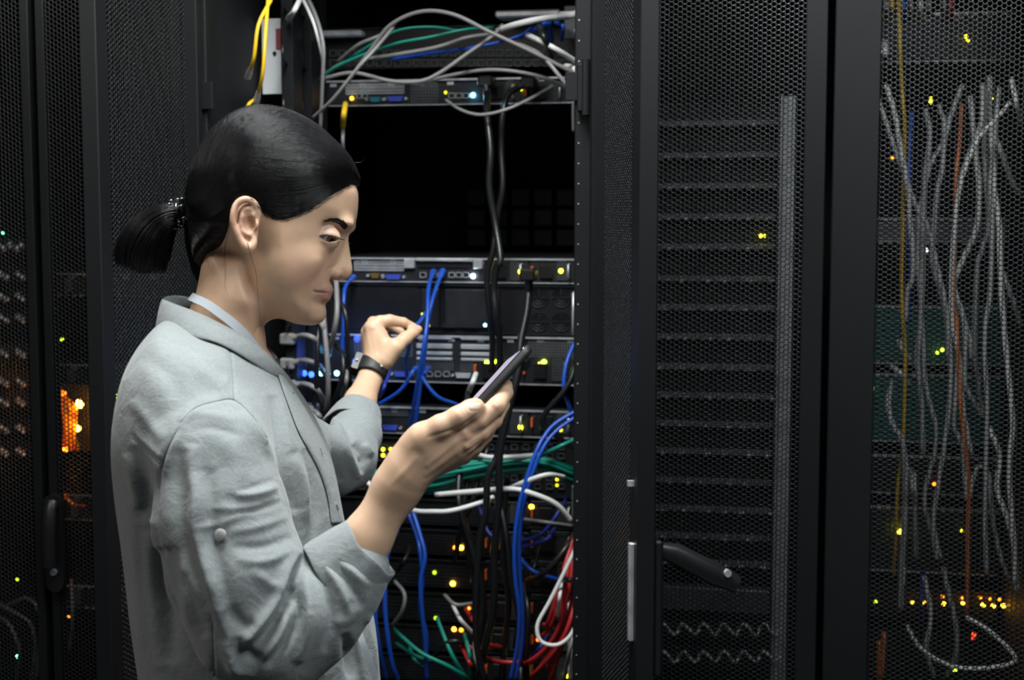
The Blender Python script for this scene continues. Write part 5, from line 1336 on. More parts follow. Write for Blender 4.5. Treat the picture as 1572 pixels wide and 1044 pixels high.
cable(c4((990, 330), (985, 450), (1000, 600), (995, 750), (1020, 900), (1040, 1040)) + c5((1045, 100), (1032, 200), (1042, 320), (1060, 450), (1062, 580)), 'black', 'left one of two black leads hanging down through the dark gap', .0062, 2.42, group='black power leads', ends=('iec', None), Ys=[2.52, 2.46, 2.44, 2.44, 2.44, 2.42, 2.42, 2.42, 2.41, 2.42, 2.43])
cable(c4((1160, 335), (1080, 370), (1050, 450), (1043, 600), (1048, 750), (1025, 880), (1012, 1000)) + c5((1000, 130), (1010, 300), (1025, 450), (1020, 600)), 'black', 'right one of two black leads hanging down through the dark gap', .0057, 2.44, group='black power leads', ends=('iec', None), Ys=[2.52, 2.48, 2.46, 2.46, 2.45, 2.45, 2.44, 2.44, 2.44, 2.45, 2.46])
cable(c4((418, 415), (412, 460), (408, 512)), 'yellow', 'short yellow sleeve on the cable left of the dark gap', .0050, 2.44)
cable(c4((410, 508), (408, 560), (412, 640)), 'grey', 'thin grey cable below the yellow sleeve beside the head', .0032, 2.44)
cable(c4((120, 0), (70, 100), (52, 230), (30, 300)), 'yellow', 'outer yellow fibre cable at the upper left of the open cabinet', .0032, 2.24, group='yellow fibre cables', ends=(None, 'w'))
cable(c4((108, 0), (97, 150), (86, 300), (62, 400)), 'yellow', 'inner yellow fibre cable at the upper left of the open cabinet', .0032, 2.24, group='yellow fibre cables', ends=(None, 'w'))
cable(c4((60, 395), (30, 420), (20, 460)), 'yellow', 'short orange-yellow fibre stub just above the hair', .0030, 2.25)
cable(c4((240, -20), (290, 90), (320, 200), (332, 290)), 'white', 'left one of two pale cables hanging from the ceiling of the cabinet', .0030, 2.38)
cable(c4((262, -20), (305, 80), (330, 190), (326, 330), (318, 520)), 'grey', 'right one of two pale cables hanging from the ceiling of the cabinet', .0034, 2.38)
cable(c4((240, -10), (215, 40), (195, 70)), 'white', 'white lead crossing the corner above the label plate', .0045, 2.34, ends=(None, 'w'))
# blue leads of the server
GB = 'blue network cables in the open cabinet'
cable(c5((350, 145), (312, 200), (306, 350), (300, 500), (312, 700), (318, 780)), 'blue', 'blue cable hanging straight down just behind the face', .0034, 2.44, group=GB, ends=('c', None), Ys=[2.53, 2.46, 2.44, 2.44, 2.44, 2.44])
cable(c5((738, 120), (716, 200), (710, 350), (690, 500), (655, 700), (622, 900)), 'blue', 'left one of the two blue cables plugged side by side behind the hand', .0036, 2.42, group=GB, ends=('c', None), Ys=[2.54, 2.46, 2.42, 2.40, 2.42, 2.46])
cable(c5((782, 120), (745, 220), (716, 340), (700, 500), (680, 650), (650, 880)), 'blue', 'right one of the two blue cables plugged side by side behind the hand', .0036, 2.44, group=GB, ends=('c', None), Ys=[2.54, 2.47, 2.44, 2.43, 2.44, 2.46])
cable(c5((700, 318), (672, 362), (640, 392), (625, 470), (606, 560), (612, 620)), 'blue', 'blue cable pinched between thumb and forefinger of the raised hand', .0034, 2.3, group=GB, Ys=[2.34, 2.20, 2.17, 2.32, 2.42, 2.46])
cable(c5((655, 585), (640, 600), (580, 690), (470, 762)), 'blue', 'blue cable curving away to the left under the raised wrist', .0034, 2.46, group=GB, ends=('c', None))
cable(c5((680, 590), (695, 640), (760, 720), (860, 760)), 'blue', 'blue cable curving away to the right towards the telephone', .0034, 2.46, group=GB, ends=('c', None))
cable(c5((715, 585), (700, 605), (690, 650)), 'blue', 'short blue plug lead at the fork below the raised hand', .0036, 2.48, group=GB, ends=('c', None))
cable(c5((520, 610), (500, 680), (480, 720)), 'darkblue', 'dark blue lead behind the wristwatch', .0036, 2.50, ends=('c', None))
cable(c5((1430, 440), (1382, 560), (1370, 680), (1400, 780), (1430, 900)), 'blue', 'blue cable looping down close to the right post', .0036, 2.44, group=GB)
cable(c5((1455, 775), (1330, 850), (1270, 920), (1230, 1000)) + c6((762, 180), (733, 300), (716, 450), (720, 600), (738, 750), (728, 900), (698, 1045)), 'blue', 'thick blue cable sweeping from the right post to the bottom, outer one', .0038, 2.40, bulge=0.05, group=GB)
cable(c5((1455, 800), (1350, 872), (1290, 935), (1250, 1010)) + c6((780, 180), (752, 300), (738, 450), (742, 600), (752, 750), (748, 900), (722, 1045)), 'blue', 'thick blue cable sweeping from the right post to the bottom, inner one', .0038, 2.42, bulge=0.05, group=GB)
cable(c6((265, 290), (300, 400), (322, 500), (303, 610), (310, 750), (325, 900), (332, 1045)), 'blue', 'wavy blue cable hanging under the forearm, nearer one', .0040, 2.42, group=GB)
cable(c6((245, 300), (285, 400), (300, 470), (312, 600), (300, 720), (330, 860), (322, 1045)), 'blue', 'wavy blue cable hanging under the forearm, farther one', .0038, 2.44, group=GB)
cable(c6((200, 380), (155, 500), (146, 700), (158, 850), (180, 980), (205, 1045)), 'blue', 'blue cable hanging right beside the rolled cuff', .0042, 2.40, group=GB)
cable(c6((185, 400), (130, 600), (104, 750), (122, 900), (155, 1045)), 'blue', 'blue cable hanging partly hidden behind the rolled cuff', .0040, 2.42, group=GB)
cable(c6((560, 280), (600, 390), (650, 430), (700, 470)), 'darkblue', 'dark blue cable among the black leads under the telephone', .0036, 2.50, ends=(None, 'c'))
cable(c6((740, 432), (830, 405), (900, 320), (950, 235)), 'darkblue', 'upper dark blue arc at the lower right of the open cabinet', .0036, 2.48)
cable(c6((742, 458), (850, 430), (895, 375)), 'darkblue', 'middle dark blue arc at the lower right of the open cabinet', .0036, 2.49)
cable(c6((735, 500), (800, 565), (925, 607)), 'blue', 'lowest blue arc crossing towards the red bundle', .0036, 2.46)
cable(c6((780, 960), (830, 900), (860, 850)), 'darkblue', 'dark blue scrap of cable at the foot of the red bundle', .0036, 2.50)
# black leads
GK = 'black power leads'
cable(c5((1205, 130), (1192, 300), (1162, 450), (1150, 600), (1100, 800), (1060, 1000)) + c6((650, 200), (640, 350), (625, 500), (626, 700), (600, 850), (560, 990)), 'black', 'black lead falling from the power supply behind the telephone', .0065, 2.38, bulge=0.06, group=GK, ends=('iec', None))
cable(c5((1440, 440), (1420, 580), (1380, 680), (1270, 820), (1320, 900), (1450, 985)), 'black', 'black cable bent in a wide hook beside the right post', .0050, 2.42, group=GK)
cable(c5((1170, 560), (1135, 650), (1090, 800), (1050, 1000)) + c6((600, 150), (590, 300), (560, 450), (546, 700), (552, 900), (585, 1045)), 'black', 'black lead running down right behind the telephone to the bottom', .0060, 2.36, bulge=0.05, group=GK, ends=('iec', None))
cable(c5((905, 700), (900, 770), (890, 850)), 'black', 'black cable below the white boot left of the telephone', .0050, 2.44, group=GK)
cable(c5((945, 610), (930, 650), (912, 695)), 'white', 'white cable boot standing upright left of the telephone', .0048, 2.44)
cable(c6((478, 100), (470, 200), (480, 300), (540, 500), (582, 700), (560, 900), (545, 1045)), 'black', 'black cable swinging down left of the other low leads', .0057, 2.42, group=GK)
cable(c6((530, 60), (505, 200), (490, 330), (520, 520), (545, 650)), 'black', 'black cable passing behind the white loop under the wrist', .0052, 2.44, group=GK)
cable(c6((600, 20), (560, 150), (530, 260), (480, 380), (455, 520)), 'black', 'black cable slanting down left from under the palm', .0050, 2.46, group=GK)
cable(c6((640, 200), (680, 400), (700, 600), (735, 760), (720, 900)), 'black', 'black cable slanting down to the right beside the thick blue pair', .0055, 2.44, group=GK)
cable(c6((690, 100), (672, 300), (665, 500), (690, 700), (670, 900), (660, 1045)), 'black', 'black cable hanging straight beside the thick blue pair', .0055, 2.46, group=GK)
cable(c6((755, 620), (775, 740), (765, 900), (775, 1045)), 'black', 'black cable emerging right of the thick blue pair near the bottom', .0062, 2.45, group=GK)
cable(c6((1000, 375), (930, 480), (850, 570), (775, 605)), 'black', 'black cable arcing away from the head of the red bundle', .0055, 2.42, group=GK)
cable(c6((925, 560), (940, 598), (975, 602), (1010, 575)), 'black', 'black tie hooked round the red bundle', .0045, 2.36, group=GK)
cable(c6((260, 450), (230, 520), (205, 560)), 'black', 'thin black cable crossing behind the blue leads near the cuff', .0037, 2.50, group=GK)
cable(c6((830, 450), (800, 560), (780, 640)), 'black', 'thin black cable between the dark blue arcs and the red bundle', .0035, 2.50, group=GK)
cable(c6((350, 960), (400, 890), (470, 872), (530, 890)), 'black', 'black cable curled low between the green cables', .0045, 2.44, group=GK)
# white and grey, low
GW = 'white cables in the open cabinet'
cable(c6((540, 45), (600, 62), (700, 62), (835, 52)), 'white', 'white cable lying straight on top of the green bundle', .0042, 2.43, group=GW)
cable(c6((60, 160), (100, 200), (250, 290), (370, 302), (450, 296), (560, 265), (625, 238)), 'white', 'white cable sagging in a loop below the forearm', .0044, 2.36, group=GW)
cable(c6((370, 228), (520, 215), (700, 203), (800, 225), (900, 270), (968, 345)), 'white', 'white cable crossing from the palm to the right post', .0046, 2.37, group=GW)
cable(c6((690, 202), (760, 172), (860, 140), (935, 150)), 'white', 'white cable forking upwards from the crossing one', .0042, 2.38, group=GW)
cable(c6((750, 335), (860, 350), (972, 366)), 'grey', 'thin grey cable stretched below the crossing white one', .0032, 2.44, group=GW)
cable(c6((1003, 425), (940, 560), (870, 700), (818, 800), (832, 872), (900, 890), (960, 850), (1000, 760), (1006, 660)), 'white', 'white cable hanging in a long loop in front of the red bundle', .0036, 2.33, group=GW)
cable(c6((1003, 770), (962, 900), (935, 1045)), 'grey', 'left one of two grey cables below the white loop', .0036, 2.38)
cable(c6((985, 790), (968, 900), (972, 1045)), 'white', 'right one of two pale cables below the white loop', .0036, 2.39)
cable(c6((1008, 640), (1000, 720), (990, 800)), 'white', 'white cable end along the right post beside the red bundle', .0036, 2.37)
cable(c6((925, 600), (915, 680), (905, 760)), 'white', 'short white strand inside the red bundle', .0032, 2.36)
cable(c6((188, 608), (232, 665), (222, 740), (178, 806)), 'grey', 'grey cable bowed like a bracket beside the cuff', .0036, 2.43)
cable(c6((408, 670), (460, 712), (555, 703)), 'grey', 'grey cable bowed under the stack of black leads', .0034, 2.43)
cable(c6((445, 715), (480, 780), (535, 840)), 'white', 'pale pinkish cable slanting down between orange lights', .0036, 2.42)
cable(c6((540, 880), (548, 960), (585, 1045)), 'grey', 'grey cable swinging down to the bottom edge under the telephone', .0038, 2.40)
cable(c6((330, 1000), (280, 960), (255, 900)), 'green', 'dark green scrap of cable low on the left', .0030, 2.48)
# green bundle
for i in range(9):
    k = i / 8; y0 = 205 - 120 * k
    cable(c6((40, 90 + 60 * k), (160, 150 + 20 * k), (330, y0 + 15), (500, 175 - 88 * k), (700, 128 - 62 * k + 8 * math.sin(i)), (850, 128 - 58 * k), (960, 150 - 70 * k + 25), (1000, 190 - 60 * k)), 'green',
          'green cable of the bundle above the white ones, %s' % ('lowest strand' if i == 0 else 'top strand' if i == 8 else ['second', 'third', 'fourth', 'middle', 'sixth', 'seventh', 'eighth'][i - 1] + (' strand' if i == 4 else ' strand from below')), .0032, 2.47, bulge=.03 + .003 * i, group='green cables in the horizontal bundle')
cable(c5((1455, 912), (1350, 960), (1240, 1015)), 'green', 'single green cable climbing right over the thick blue pair', .0034, 2.40, group='green cables low in the cabinet')
for j, (p, lab) in enumerate(((c6((180, 815), (300, 920), (420, 980), (530, 1045)), 'uppermost green cable sloping down right of the shirt'), (c6((195, 880), (290, 942), (390, 965), (510, 1045)), 'lower green cable sloping down right of the shirt'),
        (c6((375, 770), (440, 930), (510, 1045)), 'green cable crossing steeply among orange lights'), (c6((495, 840), (518, 930), (525, 1045)), 'short green cable under the pink one'), (c6((1000, 860), (992, 960), (975, 1045)), 'dark green cable low beside the right post'))):
    cable(p, 'green', lab, .0036, 2.44, group='green cables low in the cabinet')
# red bundle
red = [((990, 385), (950, 500), (922, 650), (880, 800), (840, 850)), ((1000, 400), (975, 520), (948, 680), (905, 830), (830, 930), (780, 965)), ((1005, 430), (990, 600), (960, 740), (915, 860), (850, 960), (790, 1040)),
       ((995, 395), (962, 520), (935, 640), (925, 780), (900, 900), (860, 1000)), ((1008, 480), (1000, 620), (975, 760), (930, 880), (870, 1045)), ((985, 400), (938, 540), (905, 660), (865, 790), (845, 800)), ((1004, 520), (985, 680), (955, 800), (905, 900), (820, 1000), (790, 1030))]
rl = ['leftmost strand at the top', 'strand that turns left at the bottom', 'strand that runs on to the bottom edge', 'strand in the middle of the bundle', 'strand nearest the right post', 'short outer strand ending halfway', 'strand showing between the white loop']
for i, (p, l_) in enumerate(zip(red, rl)): cable(c6(*p), 'red', 'red cable in the lower right bundle, ' + l_, .0040, 2.40, bulge=.02 + .005 * i, group='red cables in the lower right bundle')
rz = [((500, 730), (545, 800), (560, 860)), ((560, 850), (600, 885), (660, 900)), ((480, 890), (520, 970), (530, 1000)), ((560, 930), (640, 960), (720, 965), (800, 950)), ((740, 980), (800, 950), (870, 890)), ((640, 890), (560, 910), (480, 880))]
rw = ['leftmost, under the pale pinkish cable', 'short piece left of the thick blue pair', 'bottom piece beside the green cables', 'long piece running right along the bottom', 'piece joining the red bundle from the left', 'curled piece below the lowest orange lights']
for p, l_ in zip(rz, rw): cable(c6(*p), 'red', 'red cable lying low in the tangle, ' + l_, .0038, 2.44, group='red cables in the low tangle')

# bundle at the left side of the open cabinet, behind face and chest
GL = 'grey cables in the left bundle'
lb = [(((205, 290), (215, 400), (228, 560), (232, 700), (222, 800)), 'grey', 'thick grey cable hanging nearest the face in the left bundle'), (((270, 150), (275, 300), (262, 400), (235, 520)), 'grey', 'grey cable dropping beside the blue one behind the lips'),
      (((170, 330), (205, 380), (225, 470)), 'grey', 'grey cable bent under the chin'), (((240, 225), (300, 280), (322, 370), (328, 560), (335, 640)), 'black', 'black cable curving from the lips down past the blue lights'),
      (((260, 460), (300, 520), (300, 620), (260, 740), (215, 800)), 'black', 'black cable curling through the blue lights'), (((190, 330), (180, 480), (175, 650), (160, 780)), 'black', 'straight black cable farthest left in the left bundle'),
      (((315, 560), (318, 640), (300, 720)), 'grey', 'short grey cable right of the blue lights')]
for p, c_, l_ in lb: cable(c5(*p), c_, l_, .0046, 2.36, group=GL if c_ == 'grey' else 'black cables in the left bundle')
for j, (p, l_) in enumerate(((((55, 437), (120, 425), (170, 445), (205, 500)), 'uppermost grey plug lead below the chin'), (((55, 555), (120, 545), (180, 565), (215, 610)), 'middle grey plug lead below the chin'), (((60, 660), (130, 662), (180, 690), (215, 750)), 'lower grey plug lead below the chin'), (((150, 780), (185, 810), (205, 850)), 'lowest grey plug lead, just above the far sleeve'))):
    cable(c5(*p), 'grey', l_, .0050, 2.38, ends=('iec', None), group='grey plug leads below the chin')
# vertical power strip carrying them and its blue lights
a = wp(440, 700, 2.42); b_ = wp(463, 700, 2.42)
ps = empty('power_strip', (a.x, 2.44, 0.5), 'vertical power strip behind the chin with three cyan lights', 'power strip')
MB().box(a.x, b_.x, 2.42, 2.46, 0.55, 1.95, 0.003).build('housing', M_DARK, ps)
leds(ps, [(493, 573, CY, 26, .0045), (517, 573, CY, 26, .0045), (529, 572, CY, 34, .0048), (505, 574, BL, 3, .0035), (478, 575, BL, 6, .0055), (467, 573, BL, 5, .0055), (454, 575, BL, 5, .0060), (445, 572, BL, 4, .0050), (545, 555, BL, 3, .005), (548, 520, BL, 2.0, .006)], 2.40)
lt = bpy.data.lights.new('blue_led_light', 'POINT'); lt.energy = 0.12; lt.color = (0.08, 0.15, 1); lt.shadow_soft_size = 0.02; lo_ = bpy.data.objects.new('blue_led_light', lt); COL.objects.link(lo_); lo_.location = wp(520, 545, 2.44)
# inner left side: cable manager, label plate, brackets
p0, p1 = wp(403, 145, 2.40), wp(431, 28, 2.40)
lbp = empty('label_plate', ((p0.x + p1.x) / 2, 2.40, p0.z), 'white label plate fixed inside the upper left of the open cabinet', 'label')
MB().box(p0.x, p1.x, 2.40, 2.403, p0.z, p1.z, 0.0008).build('plate', M_LABEL, lbp)
q = wp(422, 82, 2.40); MB().cyl((q.x, 2.3995, q.z), (q.x, 2.3975, q.z), 0.0035, n=12).build('rivet', M_PLAST, lbp)
q0, q1 = wp(424, 76, 2.40), wp(431, 44, 2.40); MB().box(q0.x, q1.x, 2.3985, 2.4, q0.z, q1.z).build('red_stripe', mat('dull_red_print', (0.25, 0.05, 0.05), 0.6), lbp)
for (pa, pb, ya, lab) in ((434, 452, 2.36, 'black upright cable manager right of the white label plate'), (462, 480, 2.44, 'black upright channel beside the left mounting rail')):
    p0, p1 = wp(pa, 300, ya), wp(pb, 300, ya)
    t = empty('cable_manager', ((p0.x + p1.x) / 2, ya, 0.03), lab, 'cable manager')
    MB().box(p0.x, p1.x, ya, ya + 0.05, 0.03, 2.1, 0.002).build('channel', M_FRAME, t)
    for i in range(9):
        z = 1.2 + i * 0.09; MB().tube([((p0.x + p1.x) / 2, ya, z), ((p0.x + p1.x) / 2 + 0.004, ya - 0.03, z + 0.004), ((p0.x + p1.x) / 2 + 0.004, ya - 0.03, z + 0.03)], 0.0026, 6).build('finger', M_PLAST, t, True)
# bolts and brackets on the right post top
br = empty('cable_bracket', wp(882, 60, 2.46), 'metal bracket with two bright bolts at the upper right post', 'bracket')
p0, p1 = wp(868, 62, 2.5), wp(893, 10, 2.5); MB().box(p0.x, p1.x, 2.48, 2.5, p0.z, p1.z, 0.002).build('plate', M_GREY, br)
for (x, y) in ((887, 20), (887, 49)):
    q = wp(x, y, 2.48); MB().cyl(q, (q.x, 2.465, q.z), 0.006, 0.0045, n=12).build('bolt', M_STEEL, br, 40)
for (y, lab) in ((172, 'wire pull handle on the right post below the top server'), (765, 'wire cable guide on the right post beside the green bundle')):
    x = 882; a = wp(x, y - 18, 2.36); b2 = wp(x, y + 28, 2.36)
    t = MB().tube(catmull([(a.x + .02, a.y + .01, a.z), (a.x, a.y, a.z), (a.x - .002, a.y - .002, a.z - .004), (b2.x - .002, b2.y - .002, b2.z + .004), (b2.x, b2.y, b2.z), (b2.x + .02, b2.y + .01, b2.z)], 4), 0.0026, 8).build('cable_guide', M_GREY, None, True)
    tag(t, lab, 'cable guide')

# ------------------------------------------------------------------ right cabinet contents
YR = 2.50
M_LIP = mat('brushed_grey_lip', (0.17, 0.18, 0.19), 0.5, 0.3, var=0.3, vscale=60)
rows = [187, 236, 283, 330, 376, 425, 469, 514, 560, 604, 648, 690, 735, 778, 820, 860]
xr0, xr1 = wp(975, 400, YR).x, wp(1190, 400, YR).x
rr_ = np.random.RandomState(5)
ordn = ['topmost', 'second', 'third', 'fourth', 'fifth', 'sixth', 'seventh', 'eighth', 'ninth', 'tenth', 'eleventh', 'twelfth', 'thirteenth', 'fourteenth', 'fifteenth', 'lowest']
for i, y in enumerate(rows):
    o, x0, x1, z0, z1 = server(y - 28, y + 8, '%s dark blade unit behind the left mesh door of the right cabinet' % (ordn[i] + ('' if i in (0, 15) else ' from the top')), 'blade_server', M_DARK, M_DARK, x0=xr0, x1=xr1, Y=YR, pr=1100, group='dark blade units in the right cabinet')
    lip = MB(); lip.box(x0, x1, YR - 0.012, YR, z0 + 0.001, z0 + 0.011, 0.001); lip.build('front_lip', M_LIP, o)
    for k in range(6 + i % 2):
        x = x0 + 0.015 + k * 0.036 + rr_.uniform(-.008, .008)
        MB().box(x, x + 0.009, YR - 0.016, YR - 0.012, z0 + 0.001, z0 + 0.005, 0.0008).build('latch', M_STEEL, o)
    if i == 3: leds(o, [(1167, 362, YL, 10, .0034), (1173, 362, YL, 5, .0028)], YR - 0.01)
# upright lit rail
p0, p1 = wp(1195, 500, 2.45), wp(1213, 500, 2.45); ztop = wp(1203, 148, 2.45).z
up_ = empty('cable_tray', ((p0.x + p1.x) / 2, 2.46, 0.04), 'upright pale metal cable tray behind the left mesh door of the right cabinet', 'cable tray')
MB().box(p0.x, p1.x, 2.45, 2.455, 0.04, ztop, 0.001).build('web', M_STEEL, up_)
MB().box(p0.x - 0.002, p0.x, 2.435, 2.455, 0.04, ztop).build('flange', M_STEEL, up_); MB().box(p1.x, p1.x + 0.002, 2.435, 2.455, 0.04, ztop).build('flange', M_STEEL, up_)
# sloping shelf and the two rows of bright jumper leads
a, b_ = wp(990, 892, 2.44), wp(1190, 940, 2.44)
sh = MB().box(xr0, xr1, 2.44, 2.47, wp(1100, 940, 2.44).z, wp(1100, 904, 2.44).z, 0.002).build('blanking_panel', M_GREY); tag(sh, 'plain grey blanking panel low behind the left mesh door', 'blanking panel')
for j, (y, lab) in enumerate(((968, 'upper row'), (1010, 'lower row'))):
    pp = empty('patch_panel', tuple(wp(1100, y, 2.46)), 'patch panel with a zigzag of bright jumper leads, %s near the bottom right' % lab, 'patch panel')
    z = wp(1100, y, 2.46).z
    MB().box(xr0, xr1, 2.46, 2.49, z - 0.016, z + 0.016, 0.001).build('panel', M_DARK, pp)
    for k in range(6):
        x = 1010 + k * 31
        P = [wp(x + a_, y + b2, 2.44 - c_) for a_, b2, c_ in ((0, -2, 0), (8, -10, .01), (17, -2, .014), (26, 7, .01), (33, -2, 0))]
        MB().tube(catmull(P, 5), 0.0026, 8).build('jumper', M_WHITE, pp, True)
# right half: chassis rows, teal boards, cables
x0b, x1b = wp(1330, 400, 2.62).x, 0.375
labs = [((20, 95), 'grey unit at the very top behind the far right door', M_CASE), ((335, 372), 'shallow grey unit behind the upper part of the hanging cables', M_GREY), ((470, 560), 'teal circuit chassis in the middle behind the far right door', mat('teal_panel', (0.01, 0.09, 0.09), 0.5)), ((575, 680), 'lower teal circuit chassis behind the far right door', MATS['teal_panel']),
        ((700, 760), 'vented chassis behind the lower hanging cables', M_CASE), ((780, 880), 'tall vented chassis just over the row of orange lights', M_CASE), ((905, 950), 'switch with a row of orange lights behind the far right door', M_DARK), ((975, 1050), 'lowest dark unit behind the far right door', M_DARK)]
RL = [(1483, 56, YL, 9, .003), (1486, 62, YL, 7, .0026), (1429, 157, YL, 10, .0032), (1429, 151, YL, 6, .0026), (1522, 152, YL, 7, .003), (1370, 242, OR, 6, .0026), (1340, 441, YL, 3, .0034), (1477, 419, OR, 16, .0038), (1456, 419, OR, 3, .0028), (1422, 384, WH, 5, .0034), (1422, 391, WH, 5, .0034),
      (1438, 542, LM, 6, .0032), (1446, 537, LM, 8, .0034), (1381, 816, YL, 26, .0046), (1477, 815, YL, 3, .003), (1434, 743, OR, 5, .0032), (1552, 851, AM, 12, .0032), (1339, 597, LM, 3, .003), (1344, 924, LM, 4, .003),
      (1400, 924, AM, 12, .0032), (1418, 925, AM, 10, .0030), (1449, 927, AM, 12, .0034), (1447, 916, OR, 4, .003), (1476, 918, OR, 5, .003), (1478, 927, AM, 18, .0036), (1505, 917, OR, 5, .003), (1509, 929, AM, 22, .0036), (1519, 919, OR, 5, .003), (1525, 930, AM, 22, .0036), (1534, 920, OR, 5, .003), (1540, 930, AM, 22, .0036), (1556, 931, AM, 14, .0032),
      (1495, 974, RD, 5, .0036), (1494, 980, RD, 3, .003), (1547, 1008, RD, 14, .0032), (1466, 1029, LM, 8, .003)]
for (y0, y1), lab, m_ in labs:
    o, x0, x1, z0, z1 = server(y0, y1, lab, 'rack_unit', M_DARK, m_, x0=x0b, x1=x1b, Y=2.62, pr=1450, depth=0.3); o['category'] = 'rack unit'
    if m_ is not M_GREY: grille(x0 + 0.01, x1 - 0.01, z0 + 0.008, z1 - 0.008, 2.618, o, 24, max(3, int((z1 - z0) / 0.012)), M_CASE if y0 in (20, 700, 780) else m_)
    leds(o, [(px, py, c_, s_, r_) for px, py, c_, s_, r_ in RL if (y0 - 40 < py <= y1 + 12 or (y0 == 335 and 100 < py < 335) or (y0 == 470 and 380 < py < 470 and False)) and not any((py, px) == k for k in getattr(leds, 'done', set()))], 2.60)
    s_ = getattr(leds, 'done', set())
    for px, py, *_ in RL:
        if y0 - 40 < py <= y1 + 12 or (y0 == 335 and 100 < py < 335): s_.add((py, px))
    leds.done = s_
A_ = lambda *p: [(1320 + a / 2.984, b / 2.984) for a, b in p]
B_2 = lambda *p: [(1320 + a / 2.984, 350 + b / 2.984) for a, b in p]
C_3 = lambda *p: [(1320 + a / 3.036, 700 + b / 3.036) for a, b in p]
rc = [('grey', A_((70, 410), (120, 560), (180, 740), (220, 840), (240, 900), (275, 980), (310, 1040)) + B_2((360, 200), (400, 400), (415, 650), (405, 850), (380, 1040)) + C_3((345, 300), (375, 480))),
      ('white', A_((120, 390), (160, 520), (190, 700), (215, 830), (232, 1040)) + B_2((245, 200), (215, 300), (208, 420))),
      ('grey', A_((300, 500), (320, 620), (300, 800), (292, 1040)) + B_2((290, 200), (275, 450), (262, 600), (280, 760), (290, 1040))),
      ('grey', A_((360, 480), (385, 560), (380, 650), (340, 720), (310, 800), (270, 1000)) + B_2((268, 200), (285, 450), (300, 700), (320, 800), (350, 920), (340, 1040)) + C_3((300, 200), (340, 380), (360, 480))),
      ('grey', A_((470, 390), (420, 520), (390, 640), (375, 780), (350, 900), (340, 1040)) + B_2((330, 150), (370, 300), (395, 420), (400, 600))),
      ('white', A_((505, 440), (520, 600), (530, 700), (545, 850), (535, 1040)) + B_2((470, 150), (432, 260), (460, 370), (500, 500), (515, 600))),
      ('white', A_((560, 380), (556, 560), (500, 700), (455, 850), (438, 1040)) + B_2((430, 200), (440, 300), (478, 430), (482, 700), (520, 790), (560, 860))),
      ('grey', A_((575, 400), (570, 700), (580, 850), (588, 1040)) + B_2((560, 100), (535, 200), (525, 500), (540, 700), (560, 850))),
      ('white', A_((595, 350), (600, 560), (650, 700), (700, 840), (740, 890))),
      ('white', A_((690, 470), (610, 560), (540, 640), (480, 780), (450, 900)) + B_2((425, 100), (420, 400), (455, 600), (470, 800), (510, 1040))),
      ('white', A_((695, 360), (715, 460), (740, 560))),
      ('white', A_((600, 560), (612, 750), (616, 860), (640, 1040)) + B_2((642, 100), (650, 300), (670, 550), (690, 750), (702, 900), (690, 1040)) + C_3((700, 150), (720, 400), (722, 600))),
      ('grey', A_((640, 400), (620, 600), (600, 800), (605, 1000)) + B_2((595, 300), (572, 500), (582, 800), (580, 1040)) + C_3((585, 300), (590, 560))),
      ('grey', B_2((655, 200), (700, 330), (740, 450))),
      ('white', B_2((590, 910), (640, 1040)) + C_3((640, 150), (690, 300), (725, 450), (735, 640))),
      ('grey', B_2((450, 560), (440, 760), (430, 900), (470, 1010)) + C_3((500, 200), (545, 60), (600, 90), (620, 300), (660, 480), (700, 580))),
      ('grey', C_3((215, 35), (240, 100), (260, 300), (262, 480))), ('grey', C_3((390, 520), (410, 620), (440, 740), (452, 850), (440, 960), (400, 1030))),
      ('white', C_3((218, 790), (270, 880), (340, 940), (450, 985), (600, 988), (725, 952), (660, 865), (580, 800), (495, 752))),
      ('grey', C_3((300, 560), (330, 740), (310, 900), (345, 1030))), ('grey', B_2((150, 700), (130, 800), (150, 900), (200, 1000)) + C_3((210, 200), (195, 520), (190, 720)))]
order = sorted(range(len(rc)), key=lambda i: rc[i][1][0][0])
names = ['first', 'second', 'third', 'fourth', 'fifth', 'sixth', 'seventh', 'eighth', 'ninth', 'tenth', 'eleventh', 'twelfth']
hi = [i for i in order if rc[i][1][0][1] < 300]; lo2 = [i for i in order if rc[i][1][0][1] >= 300]
for i, (c_, p) in enumerate(rc):
    L_ = hi if i in hi else lo2; k = L_.index(i)
    rank = ('leftmost' if k == 0 else 'rightmost' if k == len(L_) - 1 else (names[k] if k < 12 else 'thirteenth') + ' from the left')
    cable(p, 'pale' if c_ == 'grey' else c_, '%s cable behind the far right door, %s, starting %s' % ('pale grey' if c_ == 'grey' else 'white', rank, 'high up' if i in hi else 'lower down'), .0036 + .0004 * (i % 3), 2.32 + .012 * (i % 9), bulge=0.02, group='pale cables behind the far right door')
cable(A_((175, 0), (185, 200), (192, 400), (205, 560), (200, 800), (195, 1040)) + B_2((190, 300), (205, 540), (205, 800), (195, 1000)) + C_3((172, 200), (165, 400), (155, 560)), 'yellow', 'yellow cable running down behind the far right mesh door', .0030, 2.36)
cable(A_((236, 510), (225, 760), (226, 1040)) + B_2((232, 200), (225, 440)), 'blue', 'pale blue cable beside the yellow one behind the far right door', .0036, 2.40)
cable(A_((466, 475), (455, 680), (440, 800), (435, 1000)) + B_2((428, 300), (445, 450), (455, 700), (470, 900), (485, 1030)) + C_3((508, 100), (502, 400), (498, 745)), 'orange', 'long orange cable in the middle of the far right door', .0032, 2.34)
cable(C_3((112, 820), (100, 1040)), 'orange', 'orange cable in the lower left corner of the far right door, right one', .0040, 2.36); cable(C_3((90, 860), (86, 1040)), 'orange', 'orange cable in the lower left corner of the far right door, left one', .0036, 2.37)
cable(C_3((290, 540), (285, 700), (288, 830)), 'darkblue', 'dark blue cable low behind the far right door', .0036, 2.42)
